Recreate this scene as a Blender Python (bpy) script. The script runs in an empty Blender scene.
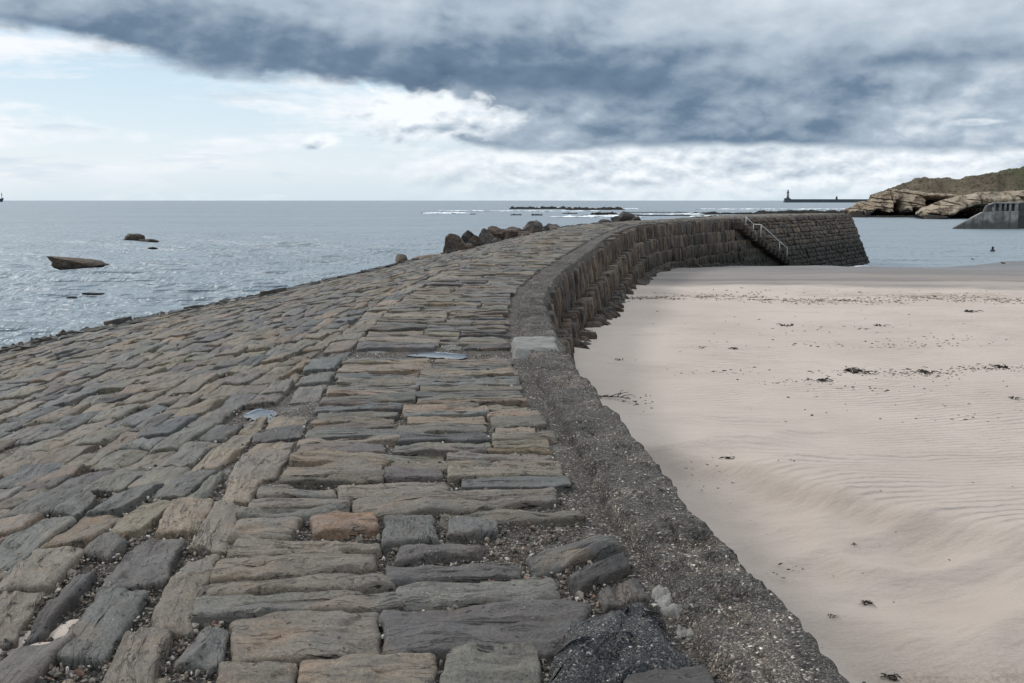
import bpy, math
import numpy as np
from math import radians as R

SC = bpy.context.scene
COL = SC.collection
RNG = np.random.default_rng(11)

# ------------------------------------------------------------------ camera numbers
EYE = np.array([0.0, 0.0, 5.0])          # the water lies at z = 0
FOC = 995.0                               # focal length in pixels at 1024 wide
PITCH = math.atan((341.5 - 200.5) / FOC)
CX, CY = 512.0, 341.5
cp, sp_ = math.cos(PITCH), math.sin(PITCH)


def ray(px, py):
    a, b = px - CX, CY - py
    return np.array([a, FOC * cp + b * sp_, -FOC * sp_ + b * cp])


def at(px, py, z):
    """photo pixel -> place on the level z"""
    d = ray(px, py)
    k = (z - EYE[2]) / d[2]
    return EYE + d * k


def at_depth(px, py, y):
    d = ray(px, py)
    return EYE + d * (y / d[1])


# ------------------------------------------------------------------ noise
def _hash(ix, iy, iz, seed):
    h = (ix.astype(np.int64) * 374761393 + iy.astype(np.int64) * 668265263 + iz.astype(np.int64) * 2147483647 + seed * 974634777) & 0xFFFFFFFF
    h = ((h ^ (h >> 13)) * 1274126177) & 0xFFFFFFFF
    h = ((h ^ (h >> 16)) * 2246822519) & 0xFFFFFFFF
    h = h ^ (h >> 15)
    return (h & 0xFFFFFF) / float(0xFFFFFF) * 2.0 - 1.0


def noise(x, y, z=0.0, seed=0):
    x, y, z = np.broadcast_arrays(np.asarray(x, float), np.asarray(y, float), np.asarray(z, float))
    fx, fy, fz = np.floor(x), np.floor(y), np.floor(z)
    tx, ty, tz = x - fx, y - fy, z - fz
    tx, ty, tz = [t * t * t * (t * (t * 6 - 15) + 10) for t in (tx, ty, tz)]
    out = 0.0
    for dx in (0, 1):
        for dy in (0, 1):
            for dz in (0, 1):
                w = (tx if dx else 1 - tx) * (ty if dy else 1 - ty) * (tz if dz else 1 - tz)
                out = out + w * _hash(fx + dx, fy + dy, fz + dz, seed)
    return out


def fbm(x, y, z=0.0, seed=0, octaves=4, gain=0.5):
    out, a, f, tot = 0.0, 1.0, 1.0, 0.0
    for i in range(octaves):
        out = out + a * noise(np.asarray(x) * f + i * 17.3, np.asarray(y) * f - i * 9.1, np.asarray(z) * f + i * 3.7, seed + i)
        tot += a
        a *= gain
        f *= 2.03
    return out / tot


def sstep(e0, e1, x):
    t = np.clip((np.asarray(x, float) - e0) / (e1 - e0), 0, 1)
    return t * t * (3 - 2 * t)


# ------------------------------------------------------------------ mesh building
class MB:
    """collects geometry and links it as ONE mesh object"""

    def __init__(self):
        self.V, self.L, self.S, self.T, self.U, self.MI = [], [], [], [], [], []
        self.n = 0

    def add(self, V, faces, tone=(1, 1, 1), suv=None, mi=0):
        V = np.asarray(V, float).reshape(-1, 3)
        for f in faces:
            f = np.asarray(f, np.int64)
            if f.size == 0:
                continue
            if f.ndim == 1:
                f = f[None, :]
            self.L.append((f + self.n).ravel())
            self.S.append(np.full(len(f), f.shape[1], np.int64))
            self.MI.append(np.full(len(f), mi, np.int32))
        t = np.asarray(tone, float)
        self.T.append(np.broadcast_to(t, (len(V), 3)) if t.ndim == 1 else t)
        self.U.append(V if suv is None else np.asarray(suv, float))
        self.V.append(V)
        self.n += len(V)

    def build(self, name, mats, parent=None, smooth=True, attrs=True):
        me = bpy.data.meshes.new(name)
        V = np.concatenate(self.V)
        L = np.concatenate(self.L)
        S = np.concatenate(self.S)
        me.vertices.add(len(V))
        me.vertices.foreach_set('co', V.astype(np.float32).ravel())
        me.loops.add(len(L))
        me.loops.foreach_set('vertex_index', L.astype(np.int32))
        me.polygons.add(len(S))
        st = np.concatenate([[0], np.cumsum(S)[:-1]])
        me.polygons.foreach_set('loop_start', st.astype(np.int32))
        me.polygons.foreach_set('loop_total', S.astype(np.int32))
        me.polygons.foreach_set('material_index', np.concatenate(self.MI))
        me.update(calc_edges=True)
        me.polygons.foreach_set('use_smooth', np.full(len(S), smooth, bool))
        if attrs:
            T = np.concatenate(self.T)
            c = me.color_attributes.new('tone', 'FLOAT_COLOR', 'POINT')
            c.data.foreach_set('color', np.c_[T, np.ones(len(T))].astype(np.float32).ravel())
            a = me.attributes.new('suv', 'FLOAT_VECTOR', 'POINT')
            a.data.foreach_set('vector', np.concatenate(self.U).astype(np.float32).ravel())
        me.validate()
        for m in (mats if isinstance(mats, (list, tuple)) else [mats]):
            me.materials.append(m)
        o = bpy.data.objects.new(name, me)
        COL.objects.link(o)
        if parent is not None:
            o.parent = parent
        return o


def grid_faces(n, m):
    """faces of an n x m vertex grid (row-major)"""
    i = np.arange(n - 1)[:, None] * m + np.arange(m - 1)[None, :]
    i = i.ravel()
    return np.c_[i, i + 1, i + m + 1, i + m]


def tag(o, label=None, cat=None, group=None, kind=None):
    if label: o['label'] = label
    if cat: o['category'] = cat
    if group: o['group'] = group
    if kind: o['kind'] = kind
    return o


def empty(name, loc=(0, 0, 0)):
    o = bpy.data.objects.new(name, None)
    o.location = loc
    o.empty_display_size = 0.2
    COL.objects.link(o)
    return o


def box(mb, p0, p1, tone=(1, 1, 1), jit=0.0):
    x0, y0, z0 = p0
    x1, y1, z1 = p1
    V = np.array([[x0, y0, z0], [x1, y0, z0], [x1, y1, z0], [x0, y1, z0], [x0, y0, z1], [x1, y0, z1], [x1, y1, z1], [x0, y1, z1]], float)
    mb.add(V, [np.array([[0, 3, 2, 1], [4, 5, 6, 7], [0, 1, 5, 4], [1, 2, 6, 5], [2, 3, 7, 6], [3, 0, 4, 7]])], tone)


def prism(mb, poly, axis_vec, tone=(1, 1, 1)):
    """closed polygon (Nx3) swept along axis_vec"""
    P = np.asarray(poly, float)
    n = len(P)
    V = np.r_[P, P + np.asarray(axis_vec, float)]
    i = np.arange(n)
    j = (i + 1) % n
    mb.add(V, [np.c_[i, j, j + n, i + n], i[::-1][None, :], (i + n)[None, :]], tone)


def tube(mb, pts, rad, tone=(1, 1, 1), seg=8):
    P = np.asarray(pts, float)
    rad = np.broadcast_to(np.asarray(rad, float), (len(P),))
    rings = []
    for i in range(len(P)):
        d = P[min(i + 1, len(P) - 1)] - P[max(i - 1, 0)]
        d /= np.linalg.norm(d) + 1e-9
        ref = np.array([0, 0, 1.0]) if abs(d[2]) < 0.9 else np.array([1.0, 0, 0])
        u = np.cross(d, ref); u /= np.linalg.norm(u)
        v = np.cross(d, u)
        a = np.linspace(0, 2 * np.pi, seg, endpoint=False)
        rings.append(P[i] + rad[i] * (np.cos(a)[:, None] * u + np.sin(a)[:, None] * v))
    V = np.concatenate(rings)
    q = []
    for i in range(len(P) - 1):
        a = np.arange(seg)
        b = (a + 1) % seg
        q.append(np.c_[a + i * seg, b + i * seg, b + (i + 1) * seg, a + (i + 1) * seg])
    mb.add(V, [np.concatenate(q), np.arange(seg)[::-1], np.arange(seg) + (len(P) - 1) * seg], tone)


def lathe(mb, prof, centre, tone=(1, 1, 1), seg=16):
    prof = np.asarray(prof, float)
    a = np.linspace(0, 2 * np.pi, seg, endpoint=False)
    V = np.concatenate([np.c_[r * np.cos(a), r * np.sin(a), np.full(seg, z)] for r, z in prof]) + np.asarray(centre)
    q = []
    for i in range(len(prof) - 1):
        j = np.arange(seg); k = (j + 1) % seg
        q.append(np.c_[j + i * seg, k + i * seg, k + (i + 1) * seg, j + (i + 1) * seg])
    mb.add(V, [np.concatenate(q), np.arange(seg)[::-1], np.arange(seg) + (len(prof) - 1) * seg], tone)


def ico(sub):
    import bmesh
    bm = bmesh.new()
    bmesh.ops.create_icosphere(bm, subdivisions=sub, radius=1.0)
    V = np.array([v.co[:] for v in bm.verts])
    F = np.array([[v.index for v in f.verts] for f in bm.faces])
    bm.free()
    return V, F


ICO1, ICO2, ICO4 = ico(1), ico(2), ico(4)


def rock_shape(size, seed, cuts=14, rough=0.06, ic=ICO4):
    """an angular boulder: a ball cut by planes, then roughened; size = full extents"""
    g = np.random.default_rng(seed)
    V = ic[0].copy()
    for _ in range(cuts):
        d = g.normal(size=3)
        d /= np.linalg.norm(d)
        h = g.uniform(0.45, 0.85)
        s = V @ d
        over = np.maximum(s - h, 0)
        V -= over[:, None] * d * 0.94
    V += ic[0] * (rough * fbm(V[:, 0] * 2.2, V[:, 1] * 2.2, V[:, 2] * 2.2, seed, 5))[:, None]
    V += ic[0] * (rough * 0.35 * fbm(V[:, 0] * 9, V[:, 1] * 9, V[:, 2] * 9, seed + 5, 3))[:, None]
    V /= (V.max(0) - V.min(0))
    V -= (V.max(0) + V.min(0)) / 2
    return V * np.asarray(size, float), ic[1]


# ------------------------------------------------------------------ shader helpers
class NT:
    def __init__(self, tree):
        self.t = tree
        self.n, self.l = tree.nodes, tree.links

    def new(self, kind, **kw):
        nd = self.n.new(kind)
        for k, v in kw.items():
            setattr(nd, k, v)
        return nd

    def put(self, sock, val):
        if hasattr(val, 'is_output'):
            self.l.new(val, sock)
        elif isinstance(val, (tuple, list)):
            v = tuple(val)
            if sock.type == 'RGBA' and len(v) == 3:
                v = v + (1.0,)
            sock.default_value = v
        else:
            sock.default_value = val

    def m(self, op, a, b=None, c=None, clamp=False):
        nd = self.new('ShaderNodeMath', operation=op, use_clamp=clamp)
        for i, v in enumerate((a, b, c)):
            if v is not None:
                self.put(nd.inputs[i], v)
        return nd.outputs[0]

    def add(self, a, b): return self.m('ADD', a, b)
    def sub(self, a, b): return self.m('SUBTRACT', a, b)
    def mul(self, a, b): return self.m('MULTIPLY', a, b)

    def ss(self, x, e0, e1, to0=0.0, to1=1.0):
        nd = self.new('ShaderNodeMapRange', interpolation_type='SMOOTHSTEP')
        self.put(nd.inputs[0], x)
        for i, v in enumerate((e0, e1, to0, to1)):
            self.put(nd.inputs[i + 1], v)
        return nd.outputs[0]

    def lin(self, x, e0, e1, to0=0.0, to1=1.0):
        nd = self.new('ShaderNodeMapRange')
        self.put(nd.inputs[0], x)
        for i, v in enumerate((e0, e1, to0, to1)):
            self.put(nd.inputs[i + 1], v)
        return nd.outputs[0]

    def mix(self, f, a, b, blend='MIX'):
        nd = self.new('ShaderNodeMix', data_type='RGBA', blend_type=blend)
        self.put(nd.inputs[0], f)
        self.put(nd.inputs[6], a)
        self.put(nd.inputs[7], b)
        return nd.outputs[2]

    def xyz(self, x, y, z=0.0):
        nd = self.new('ShaderNodeCombineXYZ')
        for i, v in enumerate((x, y, z)):
            self.put(nd.inputs[i], v)
        return nd.outputs[0]

    def sep(self, v):
        nd = self.new('ShaderNodeSeparateXYZ')
        self.put(nd.inputs[0], v)
        return nd.outputs

    def scale(self, v, s):
        nd = self.new('ShaderNodeVectorMath', operation='MULTIPLY')
        self.put(nd.inputs[0], v)
        self.put(nd.inputs[1], s if isinstance(s, (tuple, list)) else (s, s, s))
        return nd.outputs[0]

    def noise(self, v, scale=1.0, detail=4.0, rough=0.55, dist=0.0, col=False):
        nd = self.new('ShaderNodeTexNoise')
        self.put(nd.inputs['Vector'], v)
        nd.inputs['Scale'].default_value = scale
        nd.inputs['Detail'].default_value = detail
        nd.inputs['Roughness'].default_value = rough
        nd.inputs['Distortion'].default_value = dist
        return nd.outputs['Color' if col else 'Fac']

    def voro(self, v, scale, feature='F1', out='Distance', rnd=1.0):
        nd = self.new('ShaderNodeTexVoronoi', feature=feature)
        self.put(nd.inputs['Vector'], v)
        nd.inputs['Scale'].default_value = scale
        nd.inputs['Randomness'].default_value = rnd
        return nd.outputs[out]

    def ramp(self, f, stops):
        nd = self.new('ShaderNodeValToRGB')
        cr = nd.color_ramp
        while len(cr.elements) < len(stops):
            cr.elements.new(0.5)
        for e, (p, c) in zip(cr.elements, stops):
            e.position = p
            e.color = tuple(c) + (1.0,) if len(c) == 3 else c
        self.put(nd.inputs[0], f)
        return nd.outputs[0]

    def attr(self, name, out='Color'):
        nd = self.new('ShaderNodeAttribute', attribute_name=name)
        return nd.outputs[out]

    def bump(self, h, strength=1.0, dist=0.01, normal=None):
        nd = self.new('ShaderNodeBump')
        nd.inputs['Strength'].default_value = strength
        nd.inputs['Distance'].default_value = dist
        self.put(nd.inputs['Height'], h)
        if normal is not None:
            self.put(nd.inputs['Normal'], normal)
        return nd.outputs[0]


def material(name):
    m = bpy.data.materials.new(name)
    m.use_nodes = True
    t = NT(m.node_tree)
    bs = m.node_tree.nodes['Principled BSDF']
    return m, t, bs


def geom_pos(t):
    return t.new('ShaderNodeNewGeometry').outputs['Position']


def srgb(r, g, b):
    f = lambda c: (c / 255 / 12.92) if c / 255 <= 0.04045 else ((c / 255 + 0.055) / 1.055) ** 2.4
    return (f(r), f(g), f(b))


# ------------------------------------------------------------------ materials
def mat_stone(name, bump=1.0, weed=None, strata=1.0, salt=1.0):
    """sandstone whose grain follows each stone (attribute suv), its colour from attribute tone"""
    m, t, b = material(name)
    tone, suv, pos = t.attr('tone'), t.attr('suv', 'Vector'), geom_pos(t)
    grain = t.noise(t.scale(suv, (3.0, 26.0, 8.0)), 1.0, 6, 0.62, 0.6)
    blot = t.noise(suv, 5.5, 5, 0.6)
    fine = t.noise(suv, 70.0, 5, 0.7)
    big = t.noise(pos, 0.9, 4, 0.6)
    c = t.mix(1.0, tone, t.ramp(grain, [(0.25, (.52, .51, .50)), (0.5, (.91, .865, .815)), (0.75, (1.22, 1.16, 1.09))]), 'MULTIPLY')
    c = t.mix(1.0, c, t.ramp(fine, [(0.3, (.48, .48, .50)), (0.52, (1, 1, 1)), (0.72, (1.5, 1.48, 1.42))]), 'MULTIPLY')
    c = t.mix(t.ss(blot, 0.52, 0.68, 0, 0.45), c, (.075, .070, .062))              # dark algae film
    c = t.mix(t.ss(t.noise(suv, 2.6, 3, 0.5), 0.56, 0.70, 0, 0.40), c, (.20, .135, .085))   # iron stain
    c = t.mix(t.ss(big, 0.35, 0.7, 0, 0.22), c, (.10, .105, .11))
    hue = t.noise(suv, 3.3, 5, 0.65, 0.8, col=True)
    hr = t.sep(hue)
    c = t.mix(t.ss(hr[0], 0.50, 0.66, 0, 0.42), c, t.mix(1.0, c, (1.16, .98, .87), 'MULTIPLY'))
    c = t.mix(t.ss(hr[1], 0.52, 0.68, 0, 0.55), c, t.mix(1.0, c, (.62, .64, .70), 'MULTIPLY'))
    ck = t.m('ABSOLUTE', t.sub(t.noise(t.scale(suv, (1.6, 11.0, 4.0)), 1.0, 4, 0.6, 0.4), 0.5))
    crack = t.mul(t.ss(ck, 0.016, 0.004), t.ss(t.noise(suv, 3.7, 2, 0.5), 0.45, 0.55))
    c = t.mix(t.mul(crack, 0.45), c, (.022, .019, .017))
    sp = t.voro(suv, 55.0)
    pit = t.ss(t.noise(suv, 24.0, 3, 0.5), 0.64, 0.72, 0, 1)
    c = t.mix(t.mul(pit, 0.7), c, (.025, .023, .022))
    wh = t.mul(t.ss(sp, 0.18, 0.10, 0, 1), t.ss(t.noise(suv, 4.0, 3, 0.6), 0.56, 0.66, 0, 0.75 * salt))
    c = t.mix(wh, c, (.42, .41, .39))                                               # barnacle and salt specks
    if weed is not None:
        z = t.sep(pos)[2]
        wn = t.add(z, t.mul(t.sub(t.noise(pos, 1.3, 5, 0.65), 0.5), 1.6))
        c = t.mix(t.ss(wn, weed[1], weed[0], 0, 0.93), c, (.016, .016, .013))
    t.put(b.inputs['Base Color'], c)
    t.put(b.inputs['Roughness'], t.lin(blot, 0.3, 0.7, 0.78, 0.50))
    b.inputs['Specular IOR Level'].default_value = 0.30 if weed is None else 0.12
    h = t.add(t.add(t.mul(grain, 0.55 * strata), t.mul(fine, 0.35)), t.mul(pit, -0.5))
    h = t.add(h, t.add(t.mul(t.noise(suv, 14.0, 5, 0.65), 1.0), t.mul(crack, -0.8)))
    t.put(b.inputs['Normal'], t.bump(h, 1.0 * bump, 0.020))
    return m


def mat_aggregate(name, dark=(.070, .060, .052), light=(.44, .41, .37), share=0.62, scale=62.0, bumpd=0.012, patch=True):
    """worn concrete or shell gravel: a mosaic of small stones in dark matrix"""
    m, t, b = material(name)
    pos = geom_pos(t)
    wob = t.new('ShaderNodeVectorMath', operation='ADD')
    t.put(wob.inputs[0], pos)
    t.put(wob.inputs[1], t.scale(t.noise(pos, 30, 3, 0.6, col=True), 0.016))
    p = wob.outputs[0]
    cellc = t.voro(p, scale, out='Color')
    celld = t.voro(p, scale)
    cell2 = t.voro(p, scale * 2.3, out='Color')
    r = t.sep(cellc)
    r2 = t.sep(cell2)
    c = t.ramp(r[0], [(0.0, tuple(x * 0.45 for x in dark)), (0.35, dark), (share, tuple(x * 1.7 for x in dark)), (0.90, (.15, .128, .108)), (0.975, light), (1.0, (.55, .53, .50))])
    c2 = t.ramp(r2[0], [(0.0, tuple(x * 0.5 for x in dark)), (0.6, dark), (0.88, (.15, .14, .125)), (1.0, light)])
    c = t.mix(t.ss(t.noise(pos, 14, 4, 0.6), 0.42, 0.58, 0, 0.8), c, c2)
    c = t.mix(t.ss(r[1], 0.80, 0.97, 0, 0.30), c, (.13, .085, .06))
    n = t.noise(pos, 2.3, 6, 0.65)
    if patch:
        c = t.mix(t.ss(n, 0.55, 0.72, 0, 0.42), c, (.26, .25, .235))
        c = t.mix(t.ss(n, 0.45, 0.30, 0, 0.55), c, (.028, .028, .026))
    else:
        n5 = t.noise(pos, 3.1, 6, 0.7)
        c = t.mix(t.ss(n5, 0.52, 0.60, 0, 0.75), c, t.mix(1.0, c, (1.9, 1.8, 1.7), 'MULTIPLY'))
        c = t.mix(t.ss(t.noise(pos, 1.4, 6, 0.7), 0.52, 0.60, 0, 0.7), c, t.mix(1.0, c, (.45, .46, .48), 'MULTIPLY'))
        c = t.mix(t.ss(t.noise(pos, 2.2, 5, 0.65, 0.5), 0.62, 0.70, 0, 0.35), c, (.13, .095, .070))
    t.put(b.inputs['Base Color'], c)
    b.inputs['Roughness'].default_value = 0.8
    b.inputs['Specular IOR Level'].default_value = 0.2
    h = t.sub(t.mul(r[2], 0.5), t.mul(celld, 1.2))
    h = t.add(h, t.mul(t.noise(pos, 35, 6, 0.7), 1.2))
    t.put(b.inputs['Normal'], t.bump(h, 0.9, bumpd))
    return m


def mat_plain(name, col, rough=0.7, var=0.35, scale=3.0, bump=0.4, dist=0.01, metal=0.0, tone=False, spec=0.2):
    m, t, b = material(name)
    pos = geom_pos(t)
    n = t.noise(pos, scale, 6, 0.62)
    base = t.attr('tone') if tone else col
    lo, hi = 1 - var, 1 + var
    c = t.mix(1.0, base, t.ramp(n, [(0.28, (lo, lo, lo)), (0.72, (hi, hi, hi))]), 'MULTIPLY')
    t.put(b.inputs['Base Color'], c)
    b.inputs['Roughness'].default_value = rough
    b.inputs['Metallic'].default_value = metal
    b.inputs['Specular IOR Level'].default_value = spec
    if bump:
        t.put(b.inputs['Normal'], t.bump(t.add(n, t.mul(t.noise(pos, scale * 7, 5, 0.65), 0.4)), bump, dist))
    return m


def mat_sand():
    m, t, b = material('beach_sand')
    pos = geom_pos(t)
    x, y, z = t.sep(pos)
    dry = (.392, .333, .290)
    n1 = t.noise(pos, 0.35, 5, 0.6)
    n2 = t.noise(pos, 260.0, 3, 0.7)
    n3 = t.noise(t.scale(pos, (0.5, 1.6, 1.0)), 1.3, 6, 0.65)
    c = t.mix(t.ss(n1, 0.35, 0.7, 0, 1), dry, (.348, .292, .252))
    c = t.mix(t.ss(n3, 0.50, 0.72, 0, 0.5), c, (.305, .252, .213))
    c = t.mix(1.0, c, t.ramp(n2, [(0.25, (.80, .79, .78)), (0.5, (1, 1, 1)), (0.75, (1.14, 1.14, 1.14))]), 'MULTIPLY')
    # a streak of coarse dark grains, and slightly darker sand below the brow
    st = t.attr('tone')
    stx = t.sep(st)[0]
    c = t.mix(t.mul(t.sub(1.0, stx), t.lin(t.noise(pos, 40, 4, 0.7), 0.35, 0.65, 0.25, 1.0)), c, (.19, .15, .125))
    brn = t.mul(t.sub(1.0, t.sep(st)[2]), t.ss(t.noise(t.scale(pos, (1.2, 3.0, 1)), 1.6, 6, 0.7), 0.42, 0.62))
    c = t.mix(t.mul(brn, 0.75), c, (.15, .11, .08))
    # damp and wet sand towards the tide line
    zz = t.add(z, t.mul(t.sub(t.noise(t.scale(pos, (0.06, 0.6, 1)), 1.0, 5, 0.6), 0.5), 0.7))
    yy = t.add(y, t.mul(t.sub(t.noise(t.scale(pos, (0.05, 0.25, 1)), 1.0, 5, 0.6), 0.5), 16.0))
    damp = t.ss(yy, 31.0, 39.0)
    wet = t.mul(t.ss(yy, 36.0, 58.0), t.ss(t.sub(x, t.mul(y, 0.25)), -2.0, 10.0, 0.55, 1.0))
    streak = t.noise(t.scale(pos, (0.04, 0.55, 1)), 1.0, 6, 0.68)
    c = t.mix(t.mul(damp, t.lin(streak, 0.35, 0.65, 0.45, 1.0)), c, (.105, .096, .092))
    c = t.mix(t.mul(wet, 0.9), c, t.mix(t.ss(streak, 0.45, 0.6), (.070, .070, .074), (.135, .128, .125)))
    t.put(b.inputs['Base Color'], c)
    t.put(b.inputs['Roughness'], t.add(t.mul(wet, -0.44), 0.94))
    b.inputs['Specular IOR Level'].default_value = 0.25
    # wind ripples: wavy lines about 13 cm apart, dying out near the wall
    wv = t.new('ShaderNodeTexWave', wave_type='BANDS', bands_direction='Y', wave_profile='SIN')
    rot = t.new('ShaderNodeMapping')
    rot.inputs['Rotation'].default_value = (0, 0, R(-14))
    t.put(rot.inputs['Vector'], pos)
    t.put(wv.inputs['Vector'], rot.outputs[0])
    wv.inputs['Scale'].default_value = 2.5
    wv.inputs['Distortion'].default_value = 5.0
    wv.inputs['Detail'].default_value = 3.0
    wv.inputs['Detail Scale'].default_value = 0.9
    rip = t.mul(wv.outputs['Fac'], t.mul(t.ss(t.noise(pos, 0.45, 3, 0.5), 0.34, 0.60, 0.15, 1), t.sep(st)[1]))
    nb = t.bump(rip, 1.0, 0.022)
    h2 = t.add(t.mul(t.noise(t.scale(pos, (1, 2.2, 1)), 5.0, 6, 0.6), 1.0), t.mul(n2, 0.10))
    t.put(b.inputs['Normal'], t.bump(h2, 0.8, 0.035, nb))
    return m


def mat_sea():
    m, t, b = material('sea_water')
    pos = geom_pos(t)
    x, y, z = t.sep(pos)
    b.inputs['Base Color'].default_value = (.142, .180, .208, 1)
    b.inputs['IOR'].default_value = 1.40
    dist = t.m('SQRT', t.add(t.mul(x, x), t.mul(y, y)))
    n1 = t.noise(t.scale(pos, (1.9, 1.1, 1)), 1.0, 3, 0.55)
    n2 = t.noise(t.scale(pos, (0.8, 1.2, 1)), 6.5, 4, 0.6)
    n3 = t.noise(t.scale(pos, (0.10, 0.12, 1)), 1.0, 4, 0.6)
    patches = t.noise(t.scale(pos, (0.006, 0.03, 1)), 1.0, 4, 0.6)
    n4 = t.noise(t.scale(pos, (0.32, 0.40, 1)), 1.0, 3, 0.6)
    gust = t.noise(t.scale(pos, (0.010, 0.045, 1)), 1.0, 4, 0.65)
    amp = t.lin(gust, 0.32, 0.68, 0.35, 1.75)
    h = t.add(t.mul(n1, 1.2), t.add(t.mul(n2, 0.10), t.mul(amp, t.add(t.mul(n4, 1.6), t.mul(n3, 4.2)))))
    t.put(b.inputs['Normal'], t.bump(h, 1.0, 0.42))
    t.put(b.inputs['Roughness'], t.lin(patches, 0.3, 0.7, 0.32, 0.42))
    return m


def mat_cliff(name, c1, c2, dark=1.6):
    m, t, b = material(name)
    pos = geom_pos(t)
    x, y, z = t.sep(pos)
    lay = t.noise(t.scale(pos, (0.10, 0.05, 1.1)), 1.2, 8, 0.72, 0.8)
    n = t.noise(pos, 0.30, 7, 0.65)
    c = t.mix(t.ss(lay, 0.35, 0.65), c1, c2)
    c = t.mix(t.ss(n, 0.50, 0.60, 0, 0.9), c, (.085, .062, .046))
    c = t.mix(t.ss(t.noise(t.scale(pos, (0.5, 0.5, 0.12)), 1.0, 5, 0.6), 0.56, 0.68, 0, 0.65), c, (.20, .12, .07))
    c = t.mix(t.ss(t.add(z, t.mul(t.sub(t.noise(t.scale(pos, (1, 1, .35)), .35, 6, .7), 0.5), 7.0)), dark + 0.5, dark - 0.5), c, (.022, .020, .018))  # algae-dark wet foot, its ragged reach also painting shade into the recesses
    t.put(b.inputs['Base Color'], c)
    b.inputs['Roughness'].default_value = 0.9
    b.inputs['Specular IOR Level'].default_value = 0.08
    h = t.add(t.mul(n, 1.0), t.mul(lay, 0.8))
    t.put(b.inputs['Normal'], t.bump(h, 0.9, 0.9))
    return m


def mat_hill():
    m, t, b = material('heath')
    pos = geom_pos(t)
    x, y, z = t.sep(pos)
    n = t.noise(pos, 0.12, 7, 0.68)
    n2 = t.noise(pos, 0.9, 5, 0.65)
    c = t.mix(t.ss(n, 0.42, 0.60), (.095, .075, .052), (.14, .115, .08))
    green = t.ss(t.add(t.add(x, t.mul(z, 2.0)), t.mul(t.sub(n, 0.5), 160)), 174, 200)
    c = t.mix(t.mul(green, 0.75), c, t.mix(t.ss(n2, 0.42, 0.6), (.040, .050, .022), (.095, .10, .05)))
    c = t.mix(t.ss(n2, 0.50, 0.62, 0, 0.8), c, (.022, .019, .015))
    t.put(b.inputs['Base Color'], c)
    b.inputs['Roughness'].default_value = 0.95
    b.inputs['Specular IOR Level'].default_value = 0.1
    t.put(b.inputs['Normal'], t.bump(t.add(n, n2), 0.9, 1.2))
    return m


def mat_sea_concrete():
    m, t, b = material('weathered_concrete')
    pos = geom_pos(t)
    x, y, z = t.sep(pos)
    n = t.noise(pos, 0.7, 6, 0.65)
    c = t.mix(1.0, t.attr('tone'), t.ramp(n, [(0.3, (.5, .5, .5)), (0.7, (1.5, 1.5, 1.5))]), 'MULTIPLY')
    drip = t.noise(t.scale(pos, (2.2, 2.2, 0.15)), 1.0, 5, 0.65)
    c = t.mix(t.ss(drip, 0.5, 0.66, 0, 0.7), c, (.05, .05, .052))
    c = t.mix(t.ss(t.add(z, t.mul(t.sub(n, 0.5), 2.5)), 2.0, 0.9, 0, 0.8), c, (.06, .058, .054))   # tide-wet band
    t.put(b.inputs['Base Color'], c)
    b.inputs['Roughness'].default_value = 0.85
    b.inputs['Specular IOR Level'].default_value = 0.15
    t.put(b.inputs['Normal'], t.bump(n, 0.6, 0.1))
    return m


M = {}
M['paving'] = mat_stone('paving_stone')
M['wall'] = mat_stone('wall_stone', 1.2, weed=(1.3, 3.1), strata=1.2, salt=0.6)
M['rough'] = mat_aggregate('conglomerate', (.034, .037, .041), (.26, .26, .255), 0.76, 130, 0.010, True)
M['joint'] = mat_aggregate('shell_gravel', (.034, .027, .022), (.42, .39, .34), 0.66, 95, 0.012, True)
M['kerb'] = mat_aggregate('worn_concrete', (.046, .041, .037), (.34, .31, .28), 0.70, 105, 0.014, False)
M['mortar'] = mat_plain('pale_mortar', (.20, .19, .175), 0.85, 0.45, 9, 0.9, 0.02)
M['patch'] = mat_plain('pale_concrete', (.145, .142, .132), 0.85, 0.40, 8, 0.7, 0.012)
M['pebble'] = mat_plain('pebbles', None, 0.65, 0.35, 60, 0.5, 0.003, tone=True)
M['sand'] = mat_sand()
M['sea'] = mat_sea()
M['weed'] = mat_plain('seaweed', (.022, .018, .013), 0.45, 0.5, 30, 0.6, 0.01)
M['debris'] = mat_plain('strand_debris', None, 0.8, 0.4, 20, 0.5, 0.01, tone=True)
M['boulder'] = mat_stone('boulder_stone', 1.2, weed=(-0.1, 0.45), strata=0.8)
M['reef'] = mat_plain('reef_rock', (.022, .020, .018), 0.9, 0.5, 0.7, 0.9, 0.25, spec=0.03)
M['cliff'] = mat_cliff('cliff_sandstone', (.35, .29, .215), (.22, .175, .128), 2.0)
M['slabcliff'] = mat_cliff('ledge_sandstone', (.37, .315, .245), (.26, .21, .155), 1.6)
M['hill'] = mat_hill()
M['white'] = mat_plain('white_paint', (.55, .55, .54), 0.45, 0.1, 6, 0.1, 0.003)
M['concrete'] = mat_sea_concrete()
M['farstone'] = mat_plain('far_pier_stone', (.060, .070, .082), 0.9, 0.2, 0.1, 0.3, 0.3)
M['lightstone'] = mat_plain('lighthouse_stone', (.16, .165, .17), 0.8, 0.15, 0.2, 0.2, 0.2)
M['foam'] = mat_plain('surf_foam', (.72, .75, .77), 0.9, 0.2, 0.5, 0.6, 0.1)
M['ship'] = mat_plain('ship_paint', None, 0.6, 0.15, 0.3, 0.0, tone=True)
M['bird'] = mat_plain('feathers', None, 0.8, 0.2, 12, 0.2, 0.004, tone=True)


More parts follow.
